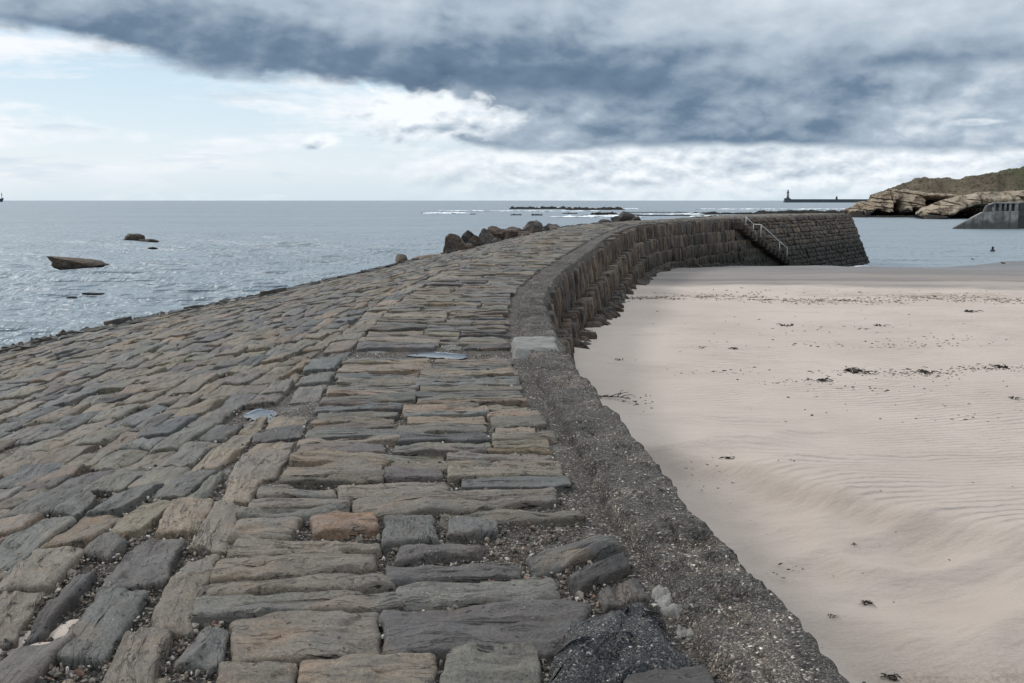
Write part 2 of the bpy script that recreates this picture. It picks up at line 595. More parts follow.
def mat_puddle():
    m, t, b = material('puddle_water')
    b.inputs['Base Color'].default_value = (.05, .055, .06, 1)
    b.inputs['Roughness'].default_value = 0.06
    b.inputs['Specular IOR Level'].default_value = 0.9
    t.put(b.inputs['Normal'], t.bump(t.noise(geom_pos(t), 9, 3, 0.5), 0.15, 0.01))
    return m


M['puddle'] = mat_puddle()


# ------------------------------------------------------------------ sky and light
SUN_EL, SUN_AZ = 36.0, -58.0        # azimuth measured from +Y, positive to the right

W = bpy.data.worlds.new('World')
SC.world = W
W.use_nodes = True
for nd in list(W.node_tree.nodes):
    W.node_tree.nodes.remove(nd)
t = NT(W.node_tree)
out = t.new('ShaderNodeOutputWorld')
bg = t.new('ShaderNodeBackground')
t.l.new(bg.outputs[0], out.inputs[0])
sky = t.new('ShaderNodeTexSky', sky_type='NISHITA')
sky.sun_disc = False
sky.sun_elevation = R(SUN_EL)
sky.sun_rotation = R(SUN_AZ)
sky.air_density, sky.dust_density, sky.ozone_density = 1.0, 2.0, 1.5
dirv = t.new('ShaderNodeTexCoord').outputs['Generated']
dx, dy, dz = t.sep(dirv)
az = t.m('ARCTAN2', dx, dy)
el = t.m('ARCSINE', t.m('MINIMUM', t.m('MAXIMUM', dz, -1.0), 1.0))
u = t.mul(az, 1 / 0.4748)
v = t.mul(el, 1 / 0.1897)


def P(sx, sy, oz, ox=0.0, oy=0.0):
    return t.xyz(t.add(t.mul(az, sx), ox), t.add(t.mul(el, sy), oy), oz)


def curve(pts):
    nd = t.new('ShaderNodeFloatCurve')
    c = nd.mapping.curves[0]
    nd.mapping.use_clip = False
    while len(c.points) < len(pts):
        c.points.new(0.5, 0.5)
    for p, (a, b_) in zip(c.points, pts):
        p.location = (a, b_)
        p.handle_type = 'AUTO'
    nd.mapping.update()
    t.put(nd.inputs['Value'], t.lin(u, -1, 1, 0, 1))
    return nd.outputs[0]


wrp = t.sub(t.noise(P(10, 17, 7.7), 1.0, 4, 0.55), 0.5)


def billow(sx, sy, oz, oy=0.0, ox=0.0):
    """cauliflower lumps: rounded heads with creases between, at three sizes"""
    acc, wt, f = None, 0.52, 1.0
    for k in range(3):
        nn = t.noise(t.xyz(t.add(t.add(t.mul(az, sx * f), ox * f + 3.1 * k), t.mul(wrp, 0.9 * f)), t.add(t.add(t.mul(el, sy * f), oy * f + 1.7 * k), t.mul(wrp, 0.7 * f)), oz + 5.3 * k), 1.0, 0.0, 0.5)
        term = t.mul(t.m('ABSOLUTE', t.sub(nn, 0.5)), 4.0 * wt)
        acc = term if acc is None else t.add(acc, term)
        wt *= 0.5
        f *= 2.1
    return acc


def lumps(sx, sy, oz, oy=0.0, ox=0.0):
    return t.add(t.mul(t.noise(P(sx, sy, oz, ox, oy), 1.0, 9, 0.54), 0.80), t.mul(billow(sx * 1.2, sy * 1.2, oz, oy * 1.2, ox * 1.2), 0.20))


n1 = lumps(8.5, 15, 0.3)
n1u = lumps(8.5, 15, 0.3, 0.24, -0.10)
rel = t.sub(n1, n1u)
n2 = lumps(26, 48, 4.1)
n2u = lumps(26, 48, 4.1, 0.30, -0.12)
rel2 = t.sub(n2, n2u)
n3 = t.noise(P(4.5, 26, 9.0), 1.0, 7, 0.6, 0.4)
nw = t.noise(P(3.2, 6.0, 2.0), 1.0, 4, 0.5)

RAMP = [(0.0, srgb(82, 103, 127)), (0.30, srgb(108, 129, 151)), (0.62, srgb(166, 181, 196)), (0.85, srgb(214, 223, 231)), (1.0, srgb(240, 245, 249))]

# clear air behind: Nishita blue washed out by bright haze low down
blue = t.mix(1.0, sky.outputs[0], (0.10, 0.10, 0.10), 'MULTIPLY')
hz = t.ramp(v, [(0.0, srgb(214, 229, 240)), (0.18, srgb(224, 236, 244)), (0.5, srgb(205, 226, 240)), (0.8, srgb(188, 216, 236))])
base = t.mix(0.12, hz, blue)
thin = t.ss(t.add(n3, t.mul(t.sub(n2, 0.5), 0.25)), 0.44, 0.66)
base = t.mix(t.mul(thin, t.ss(v, 0.06, 0.30, 0.35, 1.0)), base, srgb(240, 243, 247))
grey = t.ss(t.add(t.noise(P(6, 44, 15.0), 1.0, 6, 0.6), t.mul(rel, 0.4)), 0.55, 0.72)
base = t.mix(t.mul(grey, 0.55), base, srgb(196, 211, 224))

# low bank of pale cumulus under the grey shelf, right of centre
bank = t.mul(t.ss(u, -0.35, 0.15), t.ss(t.add(v, t.mul(t.sub(n2, 0.5), 0.10)), 0.34, 0.24))
Lb = t.add(0.88, t.add(t.mul(rel2, 0.9), t.mul(t.sub(n1, 0.5), 0.5)))
Lb = t.add(Lb, t.ss(v, 0.16, 0.02, 0.0, 0.02))
bank = t.mul(bank, t.ss(v, 0.0, 0.14, 0.25, 1.0))
c = t.mix(bank, base, t.ramp(Lb, RAMP))

# grey shelf on the right
shelf_b = curve([(0.0, 1.2), (0.30, 1.0), (0.40, 0.50), (0.47, 0.27), (0.60, 0.265), (0.80, 0.25), (1.0, 0.22)])
e3 = t.add(t.sub(v, shelf_b), t.add(t.mul(t.sub(n1, 0.5), 0.14), t.mul(t.sub(n2, 0.5), 0.05)))
mask3 = t.ss(e3, -0.015, 0.035)
L3 = t.add(0.44, t.add(t.mul(t.sub(n1, 0.5), 0.60), t.add(t.mul(rel, 0.85), t.mul(rel2, 0.34))))
L3 = t.add(L3, t.add(t.ss(u, 0.45, 1.0, 0, 0.20), t.ss(e3, 0.10, 0.0, 0.0, -0.02)))
c = t.mix(mask3, c, t.ramp(L3, RAMP))


# bright cumulus heads
def puff(c, u0, v0, ru, rv, L0):
    a = t.mul(t.sub(u, u0), 1 / ru)
    b_ = t.mul(t.sub(v, v0), 1 / rv)
    d = t.m('SQRT', t.add(t.mul(a, a), t.mul(b_, b_)))
    d = t.add(d, t.add(t.mul(t.sub(n2, 0.5), 2.2), t.mul(t.sub(n1, 0.5), 2.2)))
    L = t.add(L0, t.add(t.mul(rel2, 0.9), t.add(t.mul(rel, 0.9), t.mul(b_, 0.10))))
    return t.mix(t.ss(d, 1.15, 0.55), c, t.ramp(L, RAMP))


c = puff(c, -0.17, 0.43, 0.15, 0.13, 0.97)
c = puff(c, -0.06, 0.41, 0.10, 0.09, 0.86)
c = puff(c, -0.40, 0.30, 0.05, 0.04, 0.97)
c = puff(c, 0.90, 0.365, 0.05, 0.020, 0.80)

# the great dark cloud
dark_b = curve([(0.0, 0.79), (0.08, 0.73), (0.20, 0.62), (0.30, 0.585), (0.42, 0.545), (0.52, 0.53), (0.64, 0.50), (0.74, 0.525), (0.83, 0.60), (0.92, 0.62), (1.0, 0.60)])
e5 = t.add(t.sub(v, dark_b), t.add(t.mul(t.sub(n1, 0.5), 0.16), t.mul(t.sub(n2, 0.5), 0.12)))
mask5 = t.ss(e5, -0.025, 0.06)
L5 = t.add(0.27, t.add(t.mul(t.sub(n1, 0.5), 0.42), t.add(t.mul(rel, 0.75), t.mul(rel2, 0.24))))
L5 = t.add(L5, t.mul(t.sub(nw, 0.5), 0.28))
up = t.sub(v, dark_b)
L5 = t.add(L5, t.ss(up, 0.10, 0.46, 0.0, 0.40))
L5 = t.add(L5, t.mul(t.ss(u, 0.15, 0.70, 0.0, 0.42), t.ss(up, 0.02, 0.18, 0.25, 1)))
L5 = t.add(L5, t.mul(t.ss(u, -0.62, -1.0, 0.0, 0.40), t.ss(up, 0.02, 0.2, 0.4, 1)))
L5 = t.add(t.mul(t.m('MINIMUM', L5, 0.62), 1.0), t.mul(t.m('MAXIMUM', t.sub(L5, 0.62), 0.0), 0.45))
c = t.mix(mask5, c, t.ramp(L5, RAMP))

# above the frame the broken overcast is thinner and brighter, as overcast is towards the zenith
zen = t.ss(el, 0.20, 0.60, 1.0, 1.7)
hi = t.mix(t.ss(el, 0.19, 0.30), c, t.ramp(t.add(0.86, t.mul(t.sub(nw, 0.5), 0.5)), RAMP))
nd = t.new('ShaderNodeVectorMath', operation='SCALE')
t.put(nd.inputs[0], hi)
t.put(nd.inputs['Scale'], t.mul(zen, 10.0))
t.put(bg.inputs['Color'], nd.outputs[0])
bg.inputs['Strength'].default_value = 0.10

sl = bpy.data.lights.new('sun', 'SUN')
sl.energy = 1.9
sl.angle = R(11)
sl.color = (1.0, 0.955, 0.89)
so = bpy.data.objects.new('sun', sl)
so.rotation_euler = (R(90 - SUN_EL), 0, R(180 - SUN_AZ))
COL.objects.link(so)
so.location = (0, 0, 60)


# ------------------------------------------------------------------ the pier: plan and levels
# right-hand (harbour) edge of the coping, metres from the camera's foot, then bending away to the head
_K = np.array([(2.0, -6.0), (1.62, -2.0), (1.40, 0.3), (1.075, 2.98), (.968, 3.96), (.883, 4.77), (.79, 5.97), (.67, 7.5), (.565, 8.8), (.505, 10.1), (.475, 11.6),
               (.46, 13.5), (.54, 15.6), (.91, 18.8), (1.9, 24.4), (3.86, 35.8), (6.6, 47.4), (13.5, 60.5), (20.0, 70.2), (27.9, 82.0)])


def _catmull(Pt, per=40):
    Pt = np.r_[[2 * Pt[0] - Pt[1]], Pt, [2 * Pt[-1] - Pt[-2]]]
    o = []
    for i in range(1, len(Pt) - 2):
        p0, p1, p2, p3 = Pt[i - 1:i + 3]
        d1 = np.linalg.norm(p2 - p1)
        m1 = (p2 - p0) / (np.linalg.norm(p1 - p0) + d1) * d1
        m2 = (p3 - p1) / (np.linalg.norm(p3 - p2) + d1) * d1
        tt = np.linspace(0, 1, per, endpoint=False)[:, None]
        o.append((2 * tt**3 - 3 * tt**2 + 1) * p1 + (tt**3 - 2 * tt**2 + tt) * m1 + (-2 * tt**3 + 3 * tt**2) * p2 + (tt**3 - tt**2) * m2)
    return np.r_[np.concatenate(o), [Pt[-2]]]


_c = _catmull(_K)
_s = np.r_[0, np.cumsum(np.linalg.norm(np.diff(_c, axis=0), axis=1))]
S_END = _s[-1]
_sr = np.arange(0, S_END, 0.05)
CURVE = np.c_[np.interp(_sr, _s, _c[:, 0]), np.interp(_sr, _s, _c[:, 1])]
_tg = np.gradient(CURVE, 0.05, axis=0)
_k = np.ones(41) / 41
_tg = np.c_[np.convolve(np.pad(_tg[:, 0], 20, 'edge'), _k, 'valid'), np.convolve(np.pad(_tg[:, 1], 20, 'edge'), _k, 'valid')]
_tg /= np.linalg.norm(_tg, axis=1)[:, None]
NLEFT = np.c_[-_tg[:, 1], _tg[:, 0]]


def s_of_y(y):
    return float(np.interp(y, CURVE[:, 1], _sr))


def pt(s, t):
    """plan point: s along the coping, t metres to its left (seaward)"""
    s = np.asarray(s, float)
    x = np.interp(s, _sr, CURVE[:, 0]); y = np.interp(s, _sr, CURVE[:, 1])
    nx = np.interp(s, _sr, NLEFT[:, 0]); ny = np.interp(s, _sr, NLEFT[:, 1])
    return x + nx * t, y + ny * t


def yc(s):
    return np.interp(s, _sr, CURVE[:, 1])


def zc(s):
    return np.interp(yc(s), [-5, 8, 14, 19, 24, 36, 47, 80], [3.45, 3.47, 3.53, 3.61, 3.75, 3.88, 3.94, 3.96])


def t_out(s):
    return np.interp(yc(s), [-6, 0, 8, 15, 22, 31, 43, 50, 60, 66, 82], [10.5, 10.0, 9.0, 8.3, 7.2, 6.3, 4.7, 4.3, 4.8, 6.2, 6.2])


def drop(s):
    return np.interp(yc(s), [-6, 8, 15, 24, 33, 43, 50, 80], [.80, .80, .82, .86, .74, .32, .20, .12])


T_KERB, T_WALK = 0.5, 2.15


def top_z(s, t):
    f = np.clip((t - T_WALK) / np.maximum(t_out(s) - T_WALK, 0.5), 0, 1.3)
    return zc(s) - drop(s) * (0.75 * f + 0.25 * f * f)


def st_of(x, y):
    x, y = np.atleast_1d(x), np.atleast_1d(y)
    i = np.array([np.argmin((CURVE[:, 0] - a)**2 + (CURVE[:, 1] - b)**2) for a, b in zip(x, y)])
    d = np.c_[x, y] - CURVE[i]
    return _sr[i], (d * NLEFT[i]).sum(1)


def on_top(px, py, lift=0.0):
    """photo pixel -> point on the pier's top"""
    z = 3.45
    for _ in range(6):
        p = at(px, py, z)
        s, tt = st_of(p[0], p[1])
        z = float(top_z(s[0], tt[0])) + lift
    return np.array([p[0], p[1], z]), s[0], tt[0]


# ------------------------------------------------------------------ one stone
def stone(mb, q, g, tone, R_=0.035, depth=0.2, gap=0.012, wob=0.012, rough=0.012, dome=0.012, sp=0.05, lift=0.0, mi=0, tilt=0.03, strata=1.0, normal=None):
    """a weathered stone on the cell q (4 corners, counter-clockwise seen from outside)"""
    q = np.asarray(q, float)
    U = ((q[1] - q[0]) + (q[2] - q[3])) / 2
    Vv = ((q[3] - q[0]) + (q[2] - q[1])) / 2
    A, B = np.linalg.norm(U) / 2, np.linalg.norm(Vv) / 2
    if A < 0.02 or B < 0.02:
        return
    n = np.cross(U, Vv)
    n /= np.linalg.norm(n)
    if normal is not None:
        n = normal
    seed = int(g.integers(1, 10**6))
    a, b = max(A - gap * g.uniform(.5, 1.5), A * .5), max(B - gap * g.uniform(.5, 1.5), B * .5)
    mn = min(a, b)
    R_ = min(R_, mn * 0.6)
    cr = min(mn * g.uniform(0.12, 0.36), 0.05)
    # rounded-rectangle outline sampled by length
    pts = []
    def seg(p, r):
        k = max(int(np.linalg.norm(np.subtract(r, p)) / sp), 1)
        for i in range(k):
            f = i / k
            pts.append((p[0] + (r[0] - p[0]) * f, p[1] + (r[1] - p[1]) * f))
    def arc(cx, cy, a0):
        k = 3 if sp < 0.07 else 2
        for i in range(k):
            w = a0 + (i / k) * math.pi / 2
            pts.append((cx + cr * math.cos(w), cy + cr * math.sin(w)))
    seg((-a + cr, -b), (a - cr, -b)); arc(a - cr, -b + cr, -math.pi / 2)
    seg((a, -b + cr), (a, b - cr)); arc(a - cr, b - cr, 0)
    seg((a - cr, b), (-a + cr, b)); arc(-a + cr, b - cr, math.pi / 2)
    seg((-a, b - cr), (-a, -b + cr)); arc(-a + cr, -b + cr, math.pi)
    P0 = np.array(pts)
    N = len(P0)
    inner = list(np.linspace(R_, mn * 0.92, max(2, int((mn - R_) / (sp * 1.1)) + 1)))
    ds = [0, 0, 0.12 * R_, 0.4 * R_] + inner
    X, Y, Z = [], [], []
    for k, d in enumerate(ds):
        x = P0[:, 0] * (a - d) / a
        y = P0[:, 1] * (b - d) / b
        X.append(x); Y.append(y)
        w = 1 - min(d / R_, 1)
        prof = -R_ * (1 - math.sqrt(max(1 - w * w, 0)))
        if k == 0:
            prof = -depth
        Z.append(np.full(N, prof))
    X, Y, Z = np.array(X), np.array(Y), np.array(Z)
    ox, oy = seed % 977 * 1.7, seed % 613 * 2.3
    edge = 1.0
    wx = noise(X * 4 + ox, Y * 4 + oy, 0, 3) + 0.5 * noise(X * 15 + ox, Y * 15 + oy, 0, 4) + .3 * noise(X * 40, Y * 40 + oy, 0, 14)
    wy = noise(X * 4 + ox, Y * 4 + oy, 7, 5) + 0.5 * noise(X * 15 + ox, Y * 15 + oy, 7, 6) + .3 * noise(X * 40, Y * 40 + oy, 7, 16)
    long_u = a >= b
    sx, sy = (X, Y) if long_u else (Y, -X)
    zz = rough * (1.3 * noise(X * 3.5 + ox, Y * 3.5 + oy, 1, 7) + 0.7 * noise(X * 10 + ox, Y * 10 + oy, 2, 8) + 0.35 * noise(X * 26 + ox, Y * 26 + oy, 2, 9))
    zz += strata * (0.004 + 0.009 * (seed % 3 == 0)) * (1 - 2 * np.abs(noise(sx * 1.6 + ox, sy * 17 + oy, 3, 10)))
    flk = fbm(sx * 1.8 + ox, sy * 7 + oy, 4, 12, 3)
    zz -= (.012 if mn > .05 else .006) * sstep(.02, .09, flk) + .006 * sstep(-.10, -.16, flk)
    zz += dome * (1 - (X / a)**2 * .7 - (Y / b)**2 * .9)
    zz += g.normal(0, tilt) * X + g.normal(0, tilt) * Y
    # a knocked-off corner now and then
    if g.random() < 0.35:
        ca = np.array([g.choice([-1, 1]) * a, g.choice([-1, 1]) * b])
        dd = np.hypot(X - ca[0], Y - ca[1])
        rr = mn * g.uniform(0.4, 0.9)
        zz -= 0.05 * g.uniform(.4, 1.2) * sstep(rr, rr * 0.3, dd)
    Z[1:] += zz[1:]
    bx, by = (X + wob * wx) / A, (Y + wob * wy) / B
    bx, by = bx[..., None], by[..., None]
    Wd = ((1 - bx) * (1 - by) * q[0] + (1 + bx) * (1 - by) * q[1] + (1 + bx) * (1 + by) * q[2] + (1 - bx) * (1 + by) * q[3]) / 4
    Wd = Wd + n * (Z + lift)[..., None]
    nr = len(ds)
    i = np.arange(N); j = (i + 1) % N
    quads = np.concatenate([np.c_[i + k * N, j + k * N, j + (k + 1) * N, i + (k + 1) * N] for k in range(nr - 1)])
    cap = (np.arange(N) + (nr - 1) * N)[None, :]
    suv = np.stack([sx + ox, sy + oy, Z * 1.0], -1).reshape(-1, 3)
    mb.add(Wd.reshape(-1, 3), [quads, cap], tone, suv, mi)


PAL = np.array([(.190, .172, .138), (.165, .155, .130), (.210, .180, .140), (.130, .138, .142), (.105, .115, .125), (.150, .148, .140),
                (.095, .090, .095), (.125, .108, .105), (.235, .195, .150), (.070, .070, .074), (.175, .135, .105), (.150, .155, .135)])
PW = np.array([.18, .16, .12, .10, .07, .12, .05, .05, .05, .03, .03, .04])
PW = PW / PW.sum()


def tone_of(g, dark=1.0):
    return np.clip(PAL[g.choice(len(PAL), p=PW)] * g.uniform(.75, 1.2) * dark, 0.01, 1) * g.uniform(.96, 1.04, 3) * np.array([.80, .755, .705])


def cell(s0, s1, t0, t1, lift=0.0, skew=(0, 0)):
    """four corners on the pier's top, counter-clockwise from above (t runs left, so start at the left)"""
    s = np.array([s0 + skew[0], s0 - skew[0], s1 - skew[1], s1 + skew[1]])
    tt = np.array([t1, t0, t0, t1])
    x, y = pt(s, tt)
    return np.c_[x, y, top_z(s, tt) + lift]


pier = tag(empty('stone_pier', (0.46, 13.5, 3.5)), 'long curved stone pier with cobbled top and seaward slope, bending right to a blunt head', 'pier')


def child(o, label=None):
    """parent o to the pier, keeping its place"""
    o.parent = pier
    o.matrix_parent_inverse.identity()
    o.location = -np.array(pier.location)
    if label: o['label'] = label
    return o


def lod(y):
    return 0.032 if y < 5.5 else 0.05 if y < 9 else 0.08 if y < 16 else 0.13 if y < 30 else 0.25


walk, slope, special, rub = MB(), MB(), MB(), MB()
cells = []                                  # outlines for the joint rubble
g = np.random.default_rng(5)

# ---- stones nearest the camera, each set where it lies (outline in the photo -> place on the pier's top)
OL, GR, BL, DK, PU, TN, RD = (.168, .150, .128), (.142, .142, .132), (.112, .117, .120), (.062, .060, .062), (.100, .094, .097), (.225, .190, .150), (.255, .175, .125)
NEAR = [
    (OL, (233, 617), (379, 611), (383, 656), (231, 661)), (PU, (385, 609), (590, 597), (566, 650), (388, 655)), (GR, (400, 586), (547, 578), (562, 596), (404, 605)),
    (TN, (304, 661), (431, 656), (434, 692), (300, 692)), (OL, (222, 664), (301, 662), (298, 697), (214, 697)), (GR, (447, 652), (540, 647), (546, 697), (436, 697)),
    (BL, (203, 621), (232, 625), (222, 664), (168, 662)), (GR, (197, 600), (398, 588), (400, 606), (193, 618)), (OL, (206, 589), (378, 572), (394, 585), (214, 597)),
    (OL, (216, 556), (375, 552), (377, 571), (211, 581)), (OL, (228, 539), (376, 541), (376, 551), (227, 554)), (OL, (236, 519), (300, 517), (291, 537), (230, 539)),
    (RD, (312, 516), (376, 514), (377, 530), (311, 532)), (GR, (242, 508), (350, 506), (350, 516), (239, 518)), (OL, (252, 497), (350, 496), (349, 505), (249, 507)),
    (GR, (258, 489), (335, 487), (336, 495), (256, 496)), (OL, (355, 498), (553, 486), (553, 500), (354, 517)), (OL, (339, 484), (446, 482), (447, 490), (339, 496)),
    (BL, (384, 519), (435, 517), (439, 541), (381, 545)), (BL, (447, 516), (495, 511), (497, 531), (446, 538)), (PU, (398, 549), (480, 543), (486, 552), (394, 560)),
    (PU, (388, 569), (515, 562), (520, 575), (389, 583)), (BL, (528, 553), (611, 536), (622, 546), (536, 572)), (DK, (566, 576), (625, 554), (631, 566), (573, 591)),
    (DK, (597, 587), (640, 577), (652, 601), (604, 609)), (DK, (628, 672), (706, 664), (720, 697), (622, 697)),
    (BL, (50, 656), (104, 590), (151, 592), (104, 656)), (PU, (98, 588), (134, 541), (187, 536), (163, 581)), (OL, (149, 628), (178, 562), (219, 555), (191, 628)),
    (OL, (98, 692), (130, 633), (174, 632), (151, 692)), (TN, (152, 531), (175, 499), (213, 499), (200, 530)), (OL, (190, 544), (214, 502), (240, 505), (229, 549)),
    (TN, (219, 503), (232, 480), (263, 480), (251, 502)), (DK, (17, 648), (71, 576), (95, 573), (46, 631)), (OL, (-8, 590), (34, 551), (84, 548), (51, 585)),
    (BL, (48, 512), (87, 491), (97, 497), (80, 514)), (OL, (-30, 640), (-6, 592), (46, 588), (14, 640)),
]
near_q = []


def order_ccw(Q):
    cx_, cy_ = Q[:, 0].mean(), Q[:, 1].mean()
    return Q if np.sum((Q[:, 0] - np.roll(Q[:, 0], -1)) * (Q[:, 1] + np.roll(Q[:, 1], -1))) < 0 or True else Q


def signed_area(Q):
    x, y = Q[:, 0], Q[:, 1]
    return 0.5 * np.sum(x * np.roll(y, -1) - np.roll(x, -1) * y)


for col, *pix in NEAR:
    Q = np.array([on_top(*p)[0] for p in pix])
    if signed_area(Q) < 0:
        Q = Q[::-1]
    Q = Q.mean(0) + (Q - Q.mean(0)) * 1.035
    near_q.append(Q)
    is_red = col is RD
    tgt = special if is_red else (slope if pix[0][0] < 205 else walk)
    stone(tgt, Q, g, np.array(col) * g.uniform(.85, 1.08) * np.array([.84, .81, .765]), R_=0.021, depth=0.22, gap=0.001, wob=0.013, rough=0.012, dome=0.004, sp=0.024, lift=0.012 if not is_red else 0.02, tilt=0.015)
    cells.append(Q)
# the rough dark block by the coping
Qr = np.array([on_top(*p)[0] for p in [(572, 616), (652, 610), (690, 642), (676, 668), (622, 690), (535, 692)]])
Qb = np.array([on_top(*p)[0] for p in [(545, 692), (575, 614), (655, 610), (692, 668)]])
if signed_area(Qb) < 0: Qb = Qb[::-1]
block = MB()
stone(block, Qb, g, (1, 1, 1), R_=0.07, depth=0.25, gap=0.0, wob=0.05, rough=0.035, dome=0.03, sp=0.022, lift=0.03, strata=0)
near_q.append(Qb)


def inside(Q, x, y):
    r = np.ones(np.shape(x), bool)
    for i in range(4):
        a, b = Q[i], Q[(i + 1) % 4]
        r &= (b[0] - a[0]) * (y - a[1]) - (b[1] - a[1]) * (x - a[0]) > 0
    return r


def taken(Q, lim=0.12):
    """share of cell Q that already carries a hand-placed stone"""
    f = (np.arange(6) + 0.5) / 6
    a, b = [k.ravel() for k in np.meshgrid(f, f)]
    p = ((1 - a) * (1 - b))[:, None] * Q[0] + (a * (1 - b))[:, None] * Q[1] + (a * b)[:, None] * Q[2] + ((1 - a) * b)[:, None] * Q[3]
    hit = np.zeros(len(p), bool)
    for K in near_q:
        if abs(K[:, 0].mean() - Q[:, 0].mean()) < 1.6 and abs(K[:, 1].mean() - Q[:, 1].mean()) < 1.6:
            hit |= inside(K, p[:, 0], p[:, 1])
    return hit.mean() > lim


PUDDLES = [(262, 411, .10, .24), (440, 352, .24, .24), (216, 488, .0, .0)]
pud = [on_top(a, b)[0] for a, b, _, _ in PUDDLES[:2]]


def low(Q):
    cx_, cy_ = Q[:, 0].mean(), Q[:, 1].mean()
    for p, (_, _, ra, rb) in zip(pud, PUDDLES):
        if abs(cx_ - p[0]) < ra + .25 and abs(cy_ - p[1]) < rb + .10:
            return True
    return False


def put(mb, Q, y, tone=None, **kw):
    if y < 7.5 and taken(Q, .24):
        return
    lw = low(Q)
    sp = lod(y)
    args = dict(R_=g.uniform(.008, .019), depth=.2, gap=g.uniform(.000, .007), wob=.011 if y < 20 else .016, rough=.010, tilt=.018, dome=g.uniform(-.004, .006), sp=sp, lift=g.normal(0, .010) - (0.05 if lw else 0))
    args.update(kw)
    stone(mb, Q, g, tone_of(g) if tone is None else tone, **args)
    if y < 13:
        cells.append(Q)


# ---- walkway: short runs of thin stones laid across it, one to three abreast
s = 0.5
S_TOPEND = S_END - 0.5
while s < S_TOPEND:
    y = float(yc(s))
    run = g.uniform(.7, 1.5)
    run = min(run, S_TOPEND - s + .01)
    w0, w1 = T_KERB + .02, T_WALK - .02
    nl = g.choice([1, 2, 3], p=[.12, .60, .28])
    cuts = np.sort(w0 + (w1 - w0) * (np.arange(1, nl) / nl + g.normal(0, .07, nl - 1)))
    ed = np.r_[w0, cuts, w1]
    for k in range(nl):
        n = max(2, int(round(run / g.uniform(.14, .24))))
        h = g.uniform(.6, 1.5, n)
        ys = s + np.r_[0, np.cumsum(h / h.sum() * run)]
        for r in range(n):
            sk = (g.normal(0, .012), g.normal(0, .012))
            t0, t1 = ed[k] + g.normal(0, .02), ed[k + 1] + g.normal(0, .02)
            if t1 - t0 > 0.9 and g.random() < .6:
                c_ = g.uniform(.35, .65) * (t1 - t0) + t0
                sub = [(t0, c_), (c_, t1)]
            else:
                sub = [(t0, t1)]
            for a, b in sub:
                put(walk, cell(ys[r], ys[r + 1], a, b, skew=sk), y)
    s += run

# ---- border course along the crest of the slope
s = 0.2
while s < S_TOPEND:
    L_ = g.uniform(.3, .75)
    put(slope, cell(s, s + L_, T_WALK + .01, T_WALK + .30 + g.normal(0, .02)), float(yc(s)))
    s += L_

# ---- slope: courses that follow the outer edge
e = 0.0
while e < 8.0:
    wd = g.uniform(.18, .31)
    s = g.uniform(0, .4)
    while s < S_TOPEND:
        y = float(yc(s))
        L_ = g.uniform(.26, .68) * (1.0 if y < 30 else 1.4)
        sm = s + L_ / 2
        ta, tb = t_out(sm) - e, t_out(sm) - e - wd
        lim = T_WALK + .33
        x_, y_ = pt(sm, ta)
        if ta > lim + .08 and (y_ > .2) and (x_ > -2.2 - 1.5 * y_):
            s0, s1 = s, s + L_
            T = np.array([t_out(s0) - e, t_out(s0) - e - wd, t_out(s1) - e - wd, t_out(s1) - e])
            T = np.maximum(T, lim)
            S4 = np.array([s0, s0, s1, s1]) + np.array([1, -1, -1, 1]) * g.normal(0, .03)
            X4, Y4 = pt(S4, T)
            Q = np.c_[X4, Y4, top_z(S4, T)]
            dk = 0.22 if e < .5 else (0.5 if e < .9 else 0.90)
            if True:
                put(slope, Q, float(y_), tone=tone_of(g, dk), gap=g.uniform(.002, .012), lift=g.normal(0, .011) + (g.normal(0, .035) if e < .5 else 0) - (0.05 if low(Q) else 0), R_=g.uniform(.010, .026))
        s += L_
    e += wd

# ---- rubble and shell grit lying in the joints near the camera
ga = np.random.default_rng(21)
pv, pf = ICO1
for Q in cells:
    d = math.hypot(Q[:, 0].mean(), Q[:, 1].mean())
    if d > 11:
        continue
    dens = 26 if d < 5 else 14 if d < 7.5 else 6
    for k in range(4):
        a, b = Q[k], Q[(k + 1) % 4]
        L_ = np.linalg.norm(b - a)
        if ga.random() < .35:
            continue
        for _ in range(ga.poisson(L_ * dens)):
            p = a + (b - a) * ga.random() + np.r_[ga.normal(0, .018, 2), 0]
            r = ga.uniform(.004, .013) * (1.5 if ga.random() < .08 else 1)
            sc = r * ga.uniform(.5, 1.3, 3)
            th = ga.uniform(0, 6.28)
            V = pv * (1 + .25 * ga.normal(size=(len(pv), 1))) * sc
            V = V @ np.array([[math.cos(th), -math.sin(th), 0], [math.sin(th), math.cos(th), 0], [0, 0, 1]])
            tn = [(.10, .085, .07), (.18, .155, .13), (.055, .05, .048), (.42, .39, .35), (.28, .24, .20), (.16, .10, .075)][ga.choice(6, p=[.30, .22, .22, .08, .12, .06])]
            rub.add(V + p + np.array([0, 0, -.028 + ga.uniform(-.012, .012)]), [pf], tn)
